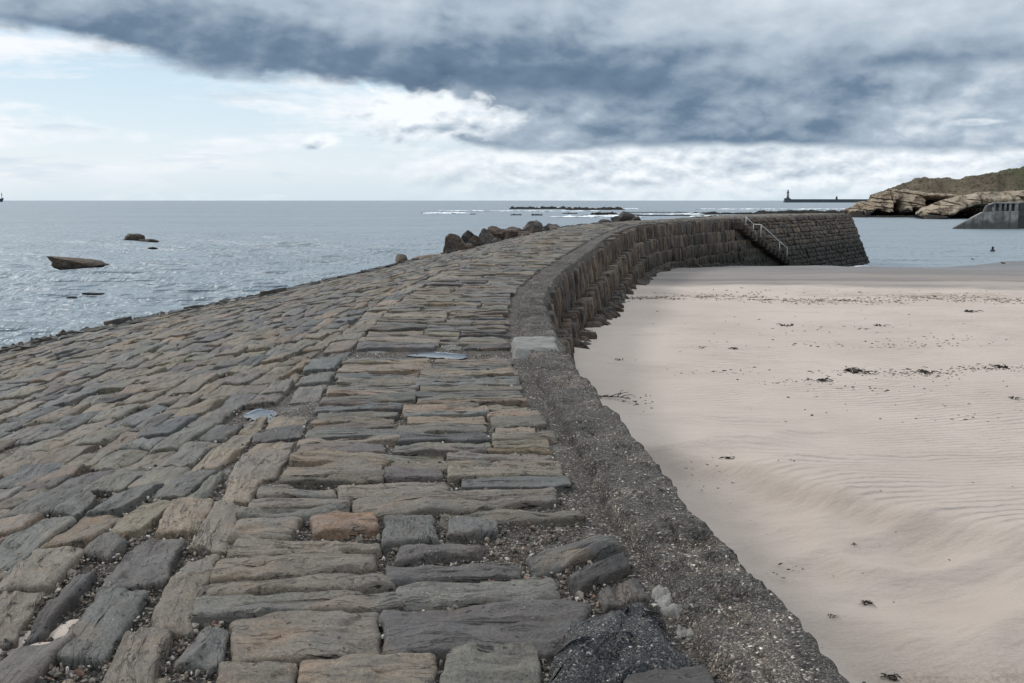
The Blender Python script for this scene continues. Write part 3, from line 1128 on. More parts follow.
# a heap of gravel in the voids among the hand-placed stones
for _ in range(9000):
    px, py = ga.uniform(0, 720), ga.uniform(486, 683)
    p, s_, t_ = None, 0, 0
    p = at(px, py, 3.42)
    if not (0.0 < p[1] < 6.5):
        continue
    if any(inside(K, np.array(p[0]), np.array(p[1])) for K in near_q):
        continue
    s_, t_ = st_of(p[0], p[1])
    if t_[0] < T_KERB + .05:
        continue
    r = ga.uniform(.004, .011) * (2.2 if ga.random() < .03 else 1)
    V = pv * (1 + .3 * ga.normal(size=(len(pv), 1))) * (r * ga.uniform(.5, 1.3, 3))
    tn = [(.10, .085, .07), (.18, .155, .13), (.055, .05, .048), (.42, .39, .35), (.28, .24, .20), (.16, .10, .075)][ga.choice(6, p=[.32, .24, .24, .05, .09, .06])]
    rub.add(V + np.array([p[0], p[1], float(top_z(s_[0], t_[0])) - .030 + ga.uniform(-.010, .010)]), [pf], tn)

child(walk.build('walkway_paving', M['paving']))
child(slope.build('slope_paving', M['paving']))
child(special.build('red_paving_stone', M['paving']), 'reddish orange stone in the walkway')
child(block.build('rough_block', M['rough']), 'dark speckled rough block beside the coping')
tag(child(rub.build('joint_gravel', M['pebble'], smooth=False)), kind='stuff')

# ---- body of the pier: bedding under the stones, down both sides to below sand and water
core = MB()
ss = np.arange(0.0, S_END - .3, 0.18)
prof = []
for s_ in ss:
    to = float(t_out(s_))
    ts = np.r_[-1.75, .16, .17, .18, np.linspace(.22, T_WALK, 8), np.linspace(T_WALK + .2, to, 14), to + .25, to + 1.6, to + 4.5]
    x, y = pt(s_, ts)
    z = top_z(s_, np.clip(ts, 0, to)) - np.where(ts > T_WALK + .1, .048, .040)
    z[0] = -1.0; z[1] = z[2] - .25
    z[-3] -= .35; z[-2] = min(z[-2] - 1.5, 1.2); z[-1] = -1.5
    prof.append(np.c_[x, y, z])
prof = np.array(prof)
core.add(prof.reshape(-1, 3), [grid_faces(prof.shape[0], prof.shape[1])[:, ::-1], np.arange(prof.shape[1]) + (prof.shape[0] - 1) * prof.shape[1]])
child(core.build('pier_core', M['joint'], smooth=False))

# ---- weed hanging on the seaward rim
wf = MB()
gf_ = np.random.default_rng(62)
for _ in range(5200):
    s_ = gf_.uniform(3, s_of_y(50))
    e_ = gf_.exponential(.16) - .16
    tt = float(t_out(s_)) - e_
    x, y = pt(s_, tt)
    r = gf_.uniform(.03, .11)
    V = pv * r * np.array([gf_.uniform(.6, 1.6), gf_.uniform(.6, 1.6), gf_.uniform(.25, .7)]) * (1 + .35 * gf_.normal(size=(len(pv), 1)))
    wf.add(V + np.array([float(x), float(y), float(top_z(s_, tt)) + .0 - max(0, -e_) * .8]), [pf])
tag(child(wf.build('weed_fringe', M['weed'], smooth=False)), kind='stuff')

# ---- the coping strip of worn concrete
kb = MB()
s0k, s1k = 0.2, s_of_y(26.5)
sarr = np.r_[np.arange(0.2, s_of_y(6), .022), np.arange(s_of_y(6), s_of_y(14), .04), np.arange(s_of_y(14), s1k, .07)]
nt = 27
tl = np.linspace(0, 1, nt)
S2, T2 = np.meshgrid(sarr, tl, indexing='ij')
el_ = .02 * fbm(S2 * 3, 0, 0, 31, 4) + .014 * noise(S2 * 11, 0, 0, 36)
er_ = .045 * fbm(S2 * 1.7, 5, 0, 32, 4) + .016 * noise(S2 * 12, 5, 0, 37)
end_n = sstep(s1k, s1k - 3.5, S2)
wk = T_KERB * (.45 + .55 * end_n)
el_ = el_ * 1.6
T3 = -.045 + er_ * (1 - T2) + T2 * (wk - .06 + el_)
x, y = pt(S2, T3)
hump = np.minimum(sstep(0, .10, T2), sstep(1.0, .86, T2))
z = top_z(S2, T3) + .035 * hump - .075 * (1 - hump) + hump * (.018 * fbm(x * 4, y * 4, 0, 33, 5, .6) + .010 * fbm(x * 22, y * 22, 0, 34, 3, .6) + .007 * np.abs(noise(x * 45, y * 45, 0, 35)))
for sj in np.cumsum(np.random.default_rng(4).uniform(1.5, 3.2, 14)):
    z -= .022 * np.exp(-((S2 - s_of_y(1.2) - sj - .05 * fbm(T2 * 3, sj, 0, 42, 3)) / .016)**2)
z -= .030 * sstep(.18, .32, fbm(x * 2.6, y * 2.6, 0, 43, 5, .6)) + .02 * sstep(.3, .45, fbm(x * 6, y * 6, 0, 44, 4, .6))
# a long crack near its left margin close to the camera
crk = .62 + .10 * fbm(S2 * 1.3, 2, 0, 38, 4) - .05 * (S2 - s_of_y(3))
z -= .030 * np.exp(-((T2 - crk) / .014)**2) * sstep(s_of_y(5.6), s_of_y(4.6), S2) * sstep(-.15, .1, noise(S2 * 2.2, 4, 0, 39))
V = np.stack([x, y, z], -1)
kb.add(V.reshape(-1, 3), [grid_faces(len(sarr), nt)[:, ::-1]])
# its outer face down the wall top
nf = 9
dz = np.linspace(0, .26, nf)
Sf, Df = np.meshgrid(sarr, dz, indexing='ij')
xe, ye = V[:, 0, 0][:, None], V[:, 0, 1][:, None]
nx = np.interp(Sf, _sr, NLEFT[:, 0]); ny = np.interp(Sf, _sr, NLEFT[:, 1])
o_ = .012 + .02 * fbm(Sf * 4, Df * 6, 0, 41, 4) - .25 * Df * 0.1
xf, yf = xe - nx * o_ * (Df > 0), ye - ny * o_ * (Df > 0)
Vf = np.stack([xf, yf, V[:, 0, 2][:, None] - Df], -1)
kb.add(Vf.reshape(-1, 3), [grid_faces(len(sarr), nf)])
child(kb.build('coping', M['kerb']))
# pale repair patch across the coping, and pale mortar smeared beside it
pm = MB()
sA, sB = s_of_y(9.75), s_of_y(10.75)
Sg, Tg = np.meshgrid(np.linspace(sA, sB, 30), np.linspace(0, 1, 26), indexing='ij')
Tw = .0 + Tg * .52
wobs = .05 * fbm(Tw * 4, Sg, 0, 55, 4)
x, y = pt(Sg + wobs, Tw + .03 * fbm(Sg * 3, Tw * 3, 0, 52, 4))
edge = np.minimum.reduce([sstep(0, .10, Tg), sstep(1, .9, Tg), sstep(sA, sA + .1, Sg), sstep(sB, sB - .1, Sg)])
z = top_z(Sg, Tw) + .052 * edge - .05 * (1 - edge) + .016 * fbm(x * 7, y * 7, 0, 51, 4)
pm.add(np.stack([x, y, z], -1).reshape(-1, 3), [grid_faces(30, 26)[:, ::-1]])
child(pm.build('repair_patch', M['patch']), 'pale concrete patch across the coping')
mm = MB()
for (pa, pb, wd_) in [((657, 580), (690, 628), .034)]:
    A_, B_ = on_top(*pa)[0], on_top(*pb)[0]
    n_ = 60
    f = np.linspace(0, 1, n_)[:, None]
    ctr = A_ + (B_ - A_) * f
    d_ = (B_ - A_)[:2]; d_ /= np.linalg.norm(d_)
    w_ = np.linspace(-1, 1, 25)
    pr = np.array([-d_[1], d_[0]])
    X = ctr[:, None, 0] + pr[0] * w_ * wd_ * (1.3 + .8 * fbm(f * 6, 1, 0, 61, 3)) + .03 * noise(f * 3, 8, 0, 62)
    Y = ctr[:, None, 1] + pr[1] * w_ * wd_ * (1.3 + .8 * fbm(f * 6, 1, 0, 61, 3))
    Z = ctr[:, None, 2] - .036 + .020 * (1 - w_**2) - .03 * w_**8 + .045 * fbm(X * 22, Y * 22, 0, 63, 5, .65) - .03 * (np.abs(2 * f - 1) > .95)
    mm.add(np.stack([X, Y, Z], -1).reshape(-1, 3), [grid_faces(n_, 25)])
child(mm.build('mortar_smear', M['mortar']), 'pale mortar smeared along the coping')

# ---- harbour wall: stepped courses of slabs set on edge
wallm = MB()
S_STEP = s_of_y(67.0)
gw = np.random.default_rng(8)
WP = 1.12 * np.array([(.092, .070, .055), (.080, .063, .052), (.110, .085, .066), (.066, .059, .055), (.125, .098, .075), (.058, .050, .046)])
CH = .60
STEP = .27
S_ST0 = s_of_y(59.6)          # top of the stair
RUN, RISE, NS = .48, .19, 14


def stair_z(s):
    return np.where(np.asarray(s) < S_ST0, 9.0, 3.92 - (np.asarray(s) - S_ST0) / RUN * RISE)



def wall_cell(s0, s1, out0, out1, z0, z1):
    s_ = np.array([s0, s1, s1, s0])
    tt = -np.array([out0, out0, out1, out1])
    x, y = pt(s_, tt)
    return np.c_[x, y, np.array([z0, z0, z1, z1])]


for c in range(7):
    s = s_of_y(3.0) + gw.uniform(0, .2)
    while s < S_STEP:
        y = float(yc(s))
        L_ = gw.uniform(.10, .25) * (1 if y < 40 else 1.3)
        zt = float(zc(s)) - .10 - CH * c + gw.normal(0, .035)
        zb = zt - CH - gw.uniform(.0, .12)
        if zt > 0.2 and zt < float(stair_z(s + L_)) + .15:
            o_ = .08 + STEP * c + gw.normal(0, .030)
            tn = WP[gw.integers(len(WP))] * gw.uniform(.7, 1.25)
            if gw.random() > .035:
                stone(wallm, wall_cell(s, s + L_, o_ + .06, o_, zb, zt), gw, tn, R_=gw.uniform(.018, .04), depth=.42, gap=.004, wob=.016, rough=.016, dome=.02, sp=max(lod(y) * .9, .05), tilt=.05)
        s += L_
# rounded stones along the wall's foot
s = s_of_y(17.5)
while s < S_STEP:
    L_ = gw.uniform(.3, .6)
    y = float(yc(s))
    zs_ = float(np.interp(y, [0, 8, 20, 35, 48, 60], [1.95, 2.05, 2.28, 1.95, 1.62, 1.0]))
    k = int((float(zc(s)) - .1 - zs_) / CH)
    o_ = .08 + STEP * k + gw.uniform(-.20, -.06)
    x, y_ = pt(s, -o_)
    V, F = rock_shape((L_ * gw.uniform(.95, 1.35), gw.uniform(.45, .7), gw.uniform(.35, .6)), int(gw.integers(1e6)), 12, .13, ICO2 if y > 25 else ico(4))
    a_ = math.atan2(*np.interp(s, _sr, NLEFT[:, 0])[None], ) if False else 0
    th = math.atan2(float(np.interp(s, _sr, _tg[:, 1])), float(np.interp(s, _sr, _tg[:, 0])))
    V = V @ np.array([[math.cos(th), math.sin(th), 0], [-math.sin(th), math.cos(th), 0], [0, 0, 1]])
    wallm.add(V + np.array([float(x), float(y_), zs_ + gw.uniform(.0, .12)]), [F], WP[gw.integers(len(WP))] * gw.uniform(.55, .95), V * 1.0 + s)
    s += L_ * .9
child(wallm.build('harbour_wall', M['wall']))

# ---- pier head: battered coursed masonry round the end
hd = MB()
path, nrm = [], []
for s_ in np.arange(S_ST0 - .2, S_END - 1.2, .1):
    x, y = pt(s_, -.10)
    path.append((float(x), float(y))); nrm.append((-float(np.interp(s_, _sr, NLEFT[:, 0])), -float(np.interp(s_, _sr, NLEFT[:, 1]))))
sE = S_END - 1.2
tgE = np.array([np.interp(sE, _sr, _tg[:, 0]), np.interp(sE, _sr, _tg[:, 1])])
nlE = np.array([-tgE[1], tgE[0]])
ctr = np.array(pt(sE, 1.1)).ravel()
for a in np.linspace(0, math.pi / 2, 10)[1:]:
    d = -nlE * math.cos(a) + tgE * math.sin(a)
    path.append(tuple(ctr + d * 1.2)); nrm.append(tuple(d))
toE = float(t_out(sE))
for tt in np.arange(1.2, toE - .9, .1):
    path.append(tuple(np.array(pt(sE, tt)).ravel() + tgE * 1.2)); nrm.append(tuple(tgE))
c2 = np.array(pt(sE, toE - 1.0)).ravel()
for a in np.linspace(0, math.pi / 2, 8)[1:]:
    d = tgE * math.cos(a) + nlE * math.sin(a)
    path.append(tuple(c2 + d * 1.2)); nrm.append(tuple(d))
for s_ in np.arange(sE, sE - 14, -.1):
    to_ = float(t_out(s_))
    path.append(tuple(np.array(pt(s_, to_ + .2)).ravel())); nrm.append(tuple(np.array([np.interp(s_, _sr, NLEFT[:, 0]), np.interp(s_, _sr, NLEFT[:, 1])])))
path, nrm = np.array(path), np.array(nrm)
pl = np.r_[0, np.cumsum(np.linalg.norm(np.diff(path, axis=0), axis=1))]
ZT = 3.93
BAT = .42


def head_pt(l, z):
    x = np.interp(l, pl, path[:, 0]) + np.interp(l, pl, nrm[:, 0]) * BAT * (ZT - z)
    y = np.interp(l, pl, path[:, 1]) + np.interp(l, pl, nrm[:, 1]) * BAT * (ZT - z)
    return np.array([x, y, z])


gh = np.random.default_rng(15)
L_FRONT = S_STEP - S_ST0
z = ZT
while z > -.6:
    h = gh.uniform(.17, .36)
    l = gh.uniform(0, .3)
    while l < pl[-1] - .3:
        w_ = gh.uniform(.2, .8)
        l1 = min(l + w_, pl[-1])
        Q = np.array([head_pt(l, z - h), head_pt(l1, z - h), head_pt(l1, z), head_pt(l, z)])
        tn = WP[gh.integers(len(WP))] * gh.uniform(.5, 1.2)
        s_here = S_ST0 - .2 + l
        if l < L_FRONT and z < float(stair_z(s_here)) - .1:
            l = l1
            continue
        stone(hd, Q, gh, tn, R_=.04, depth=.32, gap=.012, wob=.03, rough=.026, dome=.012, sp=.12, lift=gh.normal(0, .026), tilt=.04)
        l = l1
    z -= h
# backing under the blocks and paved top of the head's end
ls = np.arange(0, pl[-1], .25)
back = []
for zz_ in (ZT - .06, 1.5, -1.2):
    back.append(np.array([head_pt(l, zz_) for l in ls]) - np.c_[np.interp(ls, pl, nrm[:, 0]), np.interp(ls, pl, nrm[:, 1]), ls * 0] * .10)
back = np.array(back)
hd.add(back.reshape(-1, 3), [grid_faces(3, len(ls))[:, ::-1]], (.03, .028, .026))
capP = back[0] + np.array([0, 0, .03])
hd.add(capP, [np.arange(len(capP))[None, :]], (.13, .12, .105))
child(hd.build('head_masonry', M['wall']))

# ---- stair down the harbour side of the arm, with its white handrail
stp = MB()
tread = []
for k in range(NS):
    s_a, s_b = S_ST0 + k * RUN, S_ST0 + (k + 1) * RUN + .04
    zt = 3.92 - RISE * (k + 1)
    oin = .08 + .45 * (ZT - zt)
    x, y = pt(np.array([s_a, s_b, s_b, s_a]), -np.array([oin - .5, oin - .5, oin + .50, oin + .50]))
    prism(stp, np.c_[x, y, np.full(4, zt)][::-1], (0, 0, -.42), WP[k % 6] * .55)  # step tones darkened to paint in the shadowed recess of the flight
    tread.append((s_b - .2, oin + .46, zt))
child(stp.build('stair', M['wall'], smooth=False))
rl = MB()


def rp(k, z_):
    s_, o_, _ = tread[k]
    x, y = pt(s_, -o_)
    return np.array([float(x), float(y), z_])


pts_ = [rp(1, 4.02), rp(3, 3.58), rp(5, 3.52), rp(10, 2.42), rp(12, 2.0)]
tube(rl, pts_, .024, seg=8)
for k_, p_ in zip((1, 3, 5, 10, 12), pts_):
    q_ = p_.copy(); q_[2] = tread[k_][2] - .02
    tube(rl, [p_, q_], .018, seg=8)
child(rl.build('handrail', M['white']), 'white tubular handrail of the stair')


# ------------------------------------------------------------------ beach
def sand_z(x, y):
    z = np.interp(y, [-10, 0, 8, 20, 35, 48, 60, 70, 78, 84, 110], [1.9, 1.92, 2.05, 2.22, 1.93, 1.58, 1.02, .52, .16, -.05, -1.4])
    z = z + .05 * fbm(x * .12, y * .12, 0, 71, 3)
    # trough scoured along the pier's head
    s_ = np.interp(y, CURVE[:, 1], _sr)
    kx = np.interp(y, CURVE[:, 1], CURVE[:, 0])
    off = (x - kx) * np.cos(np.interp(y, [0, 30, 50, 60], [0, .2, .45, .60]))
    z = z - 1.0 * sstep(11.5, 3.5, off) * sstep(56, 64, y)
    # step of blown sand: lower towards the wall, its brow running from the coping out to the right
    brow = np.interp(x, [0, 1.3, 1.86, 2.43, 3.0, 3.6, 4.14, 6, 12, 30], [11.8, 10.6, 10.1, 9.4, 8.65, 8.1, 7.75, 7.0, 6.4, 6.0]) + .14 * fbm(x * 1.1, 3, 0, 72, 3)
    d = y - brow
    z = z + (.14 * sstep(-.42, .03, d) + .20 * sstep(-2.2, .0, d)) * (1 - .6 * sstep(0, 5, d)) * sstep(30, 14, x)
    # scallops and hollows in the lower part
    low_ = sstep(.3, -.8, d)
    z = z + low_ * (.13 * fbm(x * .8 + 3, y * .8, 0, 73, 4) - .04)
    r1 = 1 - np.abs(noise(x * .55 + .3 * noise(x, y, 0, 78), y * 1.5 - x * .5, 0, 74))
    mid = np.exp(-((off - 2.0) / 1.6)**2) * sstep(14, 10, y)
    z = z + .15 * (r1 - .5) * mid
    ridge = y - (6.9 - .22 * (x - 2.6) + .12 * np.sin(x * 1.7))
    z = z + .09 * np.exp(-(ridge / .30)**2) * sstep(1.8, 2.4, x) * sstep(5.0, 3.8, x)
    dip = y - (6.35 - .28 * (x - 2.4))
    z = z - .12 * np.exp(-(dip / .34)**2) * sstep(1.9, 2.5, x) * sstep(4.6, 3.2, x)
    # little hummocks further out
    z = z + .08 * fbm(x * .35, y * .7, 0, 75, 4) * sstep(9, 13, y) + .02 * fbm(x * 1.3, y * 3.2, 0, 76, 3) * sstep(26, 30, y) * sstep(36, 33, y) * 3
    z = z + .10 * np.exp(-(off / .8)**2) * sstep(9, 14, y) * sstep(55, 45, y)
    z = z + .03 * fbm(x * 2.0, y * 3.4, 0, 77, 3) * sstep(.5, -1.0, d)
    return z


ys = np.r_[np.arange(-6, 3.0, .25), np.arange(3.0, 14, .055), np.arange(14, 36, .14), np.arange(36, 110, .6)]
xw = np.r_[np.arange(0, 8, .07), np.arange(8, 20, .25), np.arange(20, 60, 1.0), np.arange(60, 261, 8)]
YY, XX = np.meshgrid(ys, xw, indexing='ij')
kx = np.interp(YY, CURVE[:, 1], CURVE[:, 0])
XX = XX + kx + .0
ZZ = sand_z(XX, YY)
brow = np.interp(XX, [0, 1.3, 1.86, 2.43, 3.0, 3.6, 4.14, 6, 12, 30], [11.8, 10.6, 10.1, 9.4, 8.65, 8.1, 7.75, 7.0, 6.4, 6.0]) + .14 * fbm(XX * 1.1, 3, 0, 72, 3)
tone = np.ones(XX.shape + (3,))
dip = YY - (6.35 - .28 * (XX - 2.4)) + .12 * fbm(XX * 2, YY * 2, 0, 79, 3)
tone[..., 0] = 1 - .8 * np.exp(-(dip / .17)**2) * sstep(2.1, 2.6, XX) * sstep(4.4, 3.3, XX) - .12 * sstep(.2, -.8, YY - brow) * sstep(14, 11, YY)
tone[..., 1] = (.15 + .85 * sstep(-.05, .10, YY - brow)) * sstep(30, 22, YY) * sstep(1.2, 3.0, XX - kx)
_w = np.array([at(px_, 298.8, 1.98)[:2] for px_ in range(600, 1300, 20)])
wy_ = np.interp(XX, _w[:, 0], _w[:, 1]) + .9 * fbm(XX * .3, 0, 0, 85, 4)
tone[..., 2] = 1 - np.exp(-((YY - wy_) / (.45 + .5 * sstep(4, 14, XX - kx)))**2) * (.55 + .45 * noise(XX * .5, 3, 0, 86)) * sstep(.5, 2.0, XX - kx)
sb = MB()
sb.add(np.stack([XX, YY, ZZ], -1).reshape(-1, 3), [grid_faces(len(ys), len(xw))[:, ::-1]], tone.reshape(-1, 3))
beach = tag(sb.build('beach', M['sand']), kind='structure')

# ------------------------------------------------------------------ sea
rr = [9.0]
while rr[-1] < 60000:
    rr.append(rr[-1] + max(.30, rr[-1]**2 / (5 * 995) * .62))
rr = np.array(rr)
fine = np.radians(np.arange(-33, 33.01, .062))
coarse = np.radians(np.arange(34, 326.1, 2.0))
aa = np.r_[fine, coarse, fine[:1] + 2 * np.pi]
RR, AA = np.meshgrid(rr, aa, indexing='ij')
X, Y = RR * np.sin(AA), RR * np.cos(AA)
dr = np.gradient(rr)[:, None]
da = np.gradient(aa)[None, :] * RR
Z = 0
gs = np.random.default_rng(3)
for i in range(34):
    lam = .9 * (14 / .9)**gs.random()
    th = gs.normal(math.radians(205), .62)
    amp = .0125 * lam**.62
    k = 2 * np.pi / lam
    ph = gs.uniform(0, 6.28)
    fade = np.clip(1.5 - 3.0 * dr / lam, 0, 1) * np.clip(1.5 - 2.2 * da / lam, 0, 1)
    arg = k * (X * math.sin(th) + Y * math.cos(th)) + ph + .8 * noise(X / lam / 3, Y / lam / 3, 0, 80 + i)
    Z = Z + fade * amp * (2 * (.5 + .5 * np.sin(arg))**1.6 - .9)
calm = .35 + .65 * sstep(30, -10, X - 20 + (Y - 60) * -.1)           # sheltered behind the pier
calm = np.where(Y > 220, 1.0, calm)
gust = .7 + .6 * (.5 + .5 * fbm(X * .012, Y * .03, 0, 90, 3))
Z = Z * calm * gust
sea = MB()
sea.add(np.stack([X, Y, Z], -1).reshape(-1, 3), [grid_faces(len(rr), len(aa))])
tag(sea.build('sea', M['sea']), kind='structure')

# seabed far below keeps the ground whole under the water
gb = MB()
gb.add([[-70000, -70000, -6], [70000, -70000, -6], [70000, 70000, -6], [-70000, 70000, -6]], [[0, 1, 2, 3]])
tag(gb.build('seabed', M['reef']), kind='structure')


# ------------------------------------------------------------------ rocks
def rock_obj(name, size, loc, seed, mat, label, cat='rock', group=None, rz=0.0, tone=(.13, .12, .11), cuts=14, rough=.06, tilt=(0, 0)):
    V, F = rock_shape(size, seed, cuts, rough)
    mb = MB()
    mb.add(V, [F], tone, V + seed % 97)
    o = mb.build(name, M[mat], smooth=False)
    o.location = loc
    o.rotation_euler = (tilt[0], tilt[1], rz)
    return tag(o, label, cat, group)


BR, DG, LG, PK = (.12, .085, .068), (.085, .078, .076), (.15, .14, .135), (.14, .105, .092)
# boulders along the seaward edge: photo x, y of the middle, width and height in photo pixels, distance, tone
BLD = [
    (456, 243, 24, 17, 33.5, BR, 'reddish brown boulder at the near end of the heap on the seaward edge, round topped'),
    (449, 254, 10, 11, 32.0, DG, 'small dark boulder at the foot of the reddish brown end boulder of the heap'),
    (473, 240, 17, 18, 35.0, DG, 'dark upright boulder leaning right beside the reddish brown end boulder'),
    (485, 239, 24, 19, 36.5, DG, 'large dark angular boulder, second big one from the near end of the heap'),
    (470, 248, 13, 9, 33.8, BR, 'small brown boulder wedged below the dark upright boulder of the heap'),
    (497, 235, 19, 16, 38.0, BR, 'brown grey pointed boulder in the middle of the seaward heap'),
    (495, 242, 13, 8, 36.3, LG, 'small grey boulder low in the middle of the heap on the paving edge'),
    (514, 234, 19, 13, 39.5, PK, 'pinkish brown boulder right of the pointed one in the heap'),
    (523, 236, 14, 9, 39.0, BR, 'low brown boulder resting against the pinkish one in the heap'),
    (533, 229, 21, 16, 42.5, LG, 'tallest pale grey boulder near the far end of the heap'),
    (545, 231, 11, 11, 42.0, DG, 'dark narrow boulder between the two grey ones at the heap\'s far end'),
    (556, 229, 22, 10, 43.5, LG, 'long low grey boulder ending the heap at its far end'),
    (579, 228, 13, 6, 47.0, DG, 'lone flat grey boulder beyond the heap, half sunk behind the pier edge'),
]
for i, (px, py, w, h, d, tn, lab) in enumerate(BLD):
    c_ = at_depth(px, py, d)
    sx, sz = w * d / 995 * 1.12, h * d / 995 * 1.42
    rock_obj('boulder', (sx, sx * 1.0, sz), c_ - np.array([0, 0, sz * .10]), 300 + i * 7, 'boulder', lab, 'boulder', 'boulders heaped on the seaward edge of the pier', rz=.5 * i, tone=np.array(tn) * .6, cuts=13, rough=.16)
for i, (px, py, w, h, d, lab) in enumerate([
        (425, 260, 30, 9, 31.5, 'long low brown rock left of the boulder heap at the pier edge'),
        (402, 259, 12, 8, 33.0, 'small brown rock standing in the water left of the boulder heap'),
        (409, 264, 9, 5, 31.0, 'smallest brown rock low against the pier edge, left of the long one')]):
    c_ = at_depth(px, py, d)
    rock_obj('boulder', (w * d / 995 * 1.1, w * d / 995 * .8, h * d / 995 * 1.6), c_ - np.array([0, 0, .05]), 410 + i * 5, 'boulder', lab, 'boulder', 'brown rocks beside the pier edge', rz=.3 * i, tone=(.15, .115, .085), cuts=12, rough=.08)

# dark heap behind the bend of the arm
for i, (px, py, w, h, d, lab) in enumerate([
        (625, 217.5, 16, 8, 62, 'tall dark boulder topping the little heap behind the pier bend'),
        (615, 220, 11, 5, 61.5, 'low dark boulder on the left of the heap behind the pier bend'),
        (635, 220, 11, 5, 63, 'low dark boulder on the right of the heap behind the pier bend'),
        (606, 221.5, 14, 3, 60, 'flat brown boulder trailing left of the heap behind the pier bend')]):
    c_ = at_depth(px, py, d)
    rock_obj('boulder', (w * d / 995 * 1.2, w * d / 995, h * d / 995 * 1.6), c_, 450 + i * 3, 'boulder', lab, 'boulder', 'dark boulders behind the bend of the pier', rz=i, tone=(.06, .055, .052), rough=.14)

# rocks awash off the slope
p = at(78, 268, 0)
o = rock_obj('sea_rock', (4.9, 1.5, 1.25), (p[0], p[1], .18), 503, 'boulder', 'long slab of brown rock sloping down to the right, awash off the slope', 'rock', tone=(.085, .066, .050), cuts=13, rough=.14, tilt=(0, R(8)), rz=R(-4))
p = at(135, 242, 0)
rock_obj('sea_rock', (2.5, 2.0, 1.6), (p[0], p[1], .25), 512, 'boulder', 'blocky dark brown rock standing in the sea beyond the long slab', 'rock', tone=(.062, .050, .040), cuts=22, rough=.12)
p = at(149, 243.2, 0)
rock_obj('sea_rock', (2.4, 1.6, .85), (p[0], p[1], .1), 513, 'boulder', 'low paler rock touching the right side of the blocky sea rock', 'rock', tone=(.10, .082, .066), cuts=20, rough=.12)
p = at(122, 241.8, 0)
rock_obj('sea_rock', (.9, .9, .5), (p[0], p[1], .06), 517, 'boulder', 'tiny dark rock just left of the blocky sea rock', 'rock', tone=(.06, .055, .05))
p = at(153, 248.6, 0)
rock_obj('sea_rock', (1.1, .7, .28), (p[0], p[1], .04), 519, 'reef', 'small flat dark rock below the paler sea rock', 'rock')
p = at(203, 246.2, 0)
rock_obj('sea_rock', (3.2, 1.2, .26), (p[0], p[1], .02), 521, 'reef', 'thin dark rock barely breaking the water right of the blocky rock', 'rock')
p = at(93, 294, 0)
rock_obj('sea_rock', (1.2, .5, .14), (p[0], p[1], .01), 523, 'reef', 'dark weedy rock barely awash between the long slab and the slope', 'rock')
p = at(72, 298, 0)
rock_obj('sea_rock', (.6, .35, .12), (p[0], p[1], .01), 525, 'reef', 'smallest weedy rock awash, left of the other weedy rock', 'rock')


def reef(px0, px1, py, hgt, seed, label, thick=9.0, ragged=1.0):
    """a long low broken ledge of rock in the sea"""
    a, b = at(px0, py, 0), at(px1, py, 0)
    n, m_ = 120, 12
    f = np.linspace(0, 1, n)[:, None]
    w_ = np.linspace(-1, 1, m_)[None, :]
    X = a[0] + (b[0] - a[0]) * f + 0 * w_
    Y = a[1] + (b[1] - a[1]) * f + w_ * thick * (.7 + .4 * noise(f * 9, 1, 0, seed))
    env = sstep(0, .06, f) * sstep(1, .94, f)
    Z = hgt * env * (1 - w_**2)**.7 * (.55 + ragged * .75 * fbm(f * 16, w_ * 2, 0, seed, 5, .65)) - .3 * (np.abs(w_) > .97) - .12
    Z = np.maximum(Z, -.5)
    mb = MB()
    mb.add(np.stack([X, Y, Z], -1).reshape(-1, 3), [grid_faces(n, m_)[:, ::-1]])
    o = mb.build('reef', M['reef'])
    return tag(o, label, 'reef', 'low dark reefs off the pier')


reef(508, 568, 209.0, 1.8, 601, 'thin dark reef farthest out, left end of the long broken line', 18, 1.4)
reef(565, 625, 209.8, 1.8, 602, 'thin dark reef farthest out, with surf along its right half', 18, 1.4)
reef(510, 522, 215.2, .75, 603, 'short flat reef alone in the water, left of its twin', 4)
reef(531, 543, 215.4, .85, 604, 'short humped reef alone in the water, right of its twin', 4)
reef(562, 578, 213.8, .7, 605, 'small dark reef patch below the long broken line', 4)
reef(590, 618, 214.6, 1.3, 606, 'thick dark reef left of the heap behind the pier bend', 6, .8)
reef(578, 720, 215.8, .75, 607, 'longest near dark ledge just above the pier arm', 5, .7)
reef(622, 690, 212.6, .6, 608, 'faint thin reef above the longest near ledge', 6, .8)
reef(690, 770, 214.2, 1.2, 609, 'dark ragged reef just beyond the middle of the pier arm', 8, 1.0)
reef(752, 858, 213.6, 1.9, 610, 'dark ragged reef joining the foot of the headland', 10, 1.0)
reef(470, 476, 214.4, .5, 611, 'smallest dark reef with surf left of it', 3)
reef(421, 427, 213.2, .5, 612, 'tiny dark rock at the left end of the surf', 3)

fm = MB()
gf = np.random.default_rng(77)
for (px0, px1, py, th, dn) in [(428, 466, 213.4, 5, 1.0), (508, 560, 207.6, 16, .5), (600, 640, 208.9, 14, .6), (520, 600, 211.2, 6, .3), (440, 520, 211.0, 6, .25), (640, 700, 214.4, 4, .35), (555, 640, 216.8, 3, .3), (700, 850, 209.2, 12, .35), (590, 625, 215.9, 2, .5), (690, 760, 216.4, 2, .4)]:
    a, b = at(px0, py, .15), at(px1, py, .15)
    L_ = abs(b[0] - a[0])
    for _ in range(int(8 + L_ * dn * 2.2)):
        f = gf.random()
        cx_, cy_ = a[0] + (b[0] - a[0]) * f, a[1] + gf.normal(0, th * .6)
        V = ICO2[0] * np.array([gf.uniform(.5, 3.2), gf.uniform(.3, 1.5), gf.uniform(.10, .36)]) * (1 + .25 * gf.normal(size=(len(ICO2[0]), 1)))
        fm.add(V + np.array([cx_, cy_, .12]), [ICO2[1]])
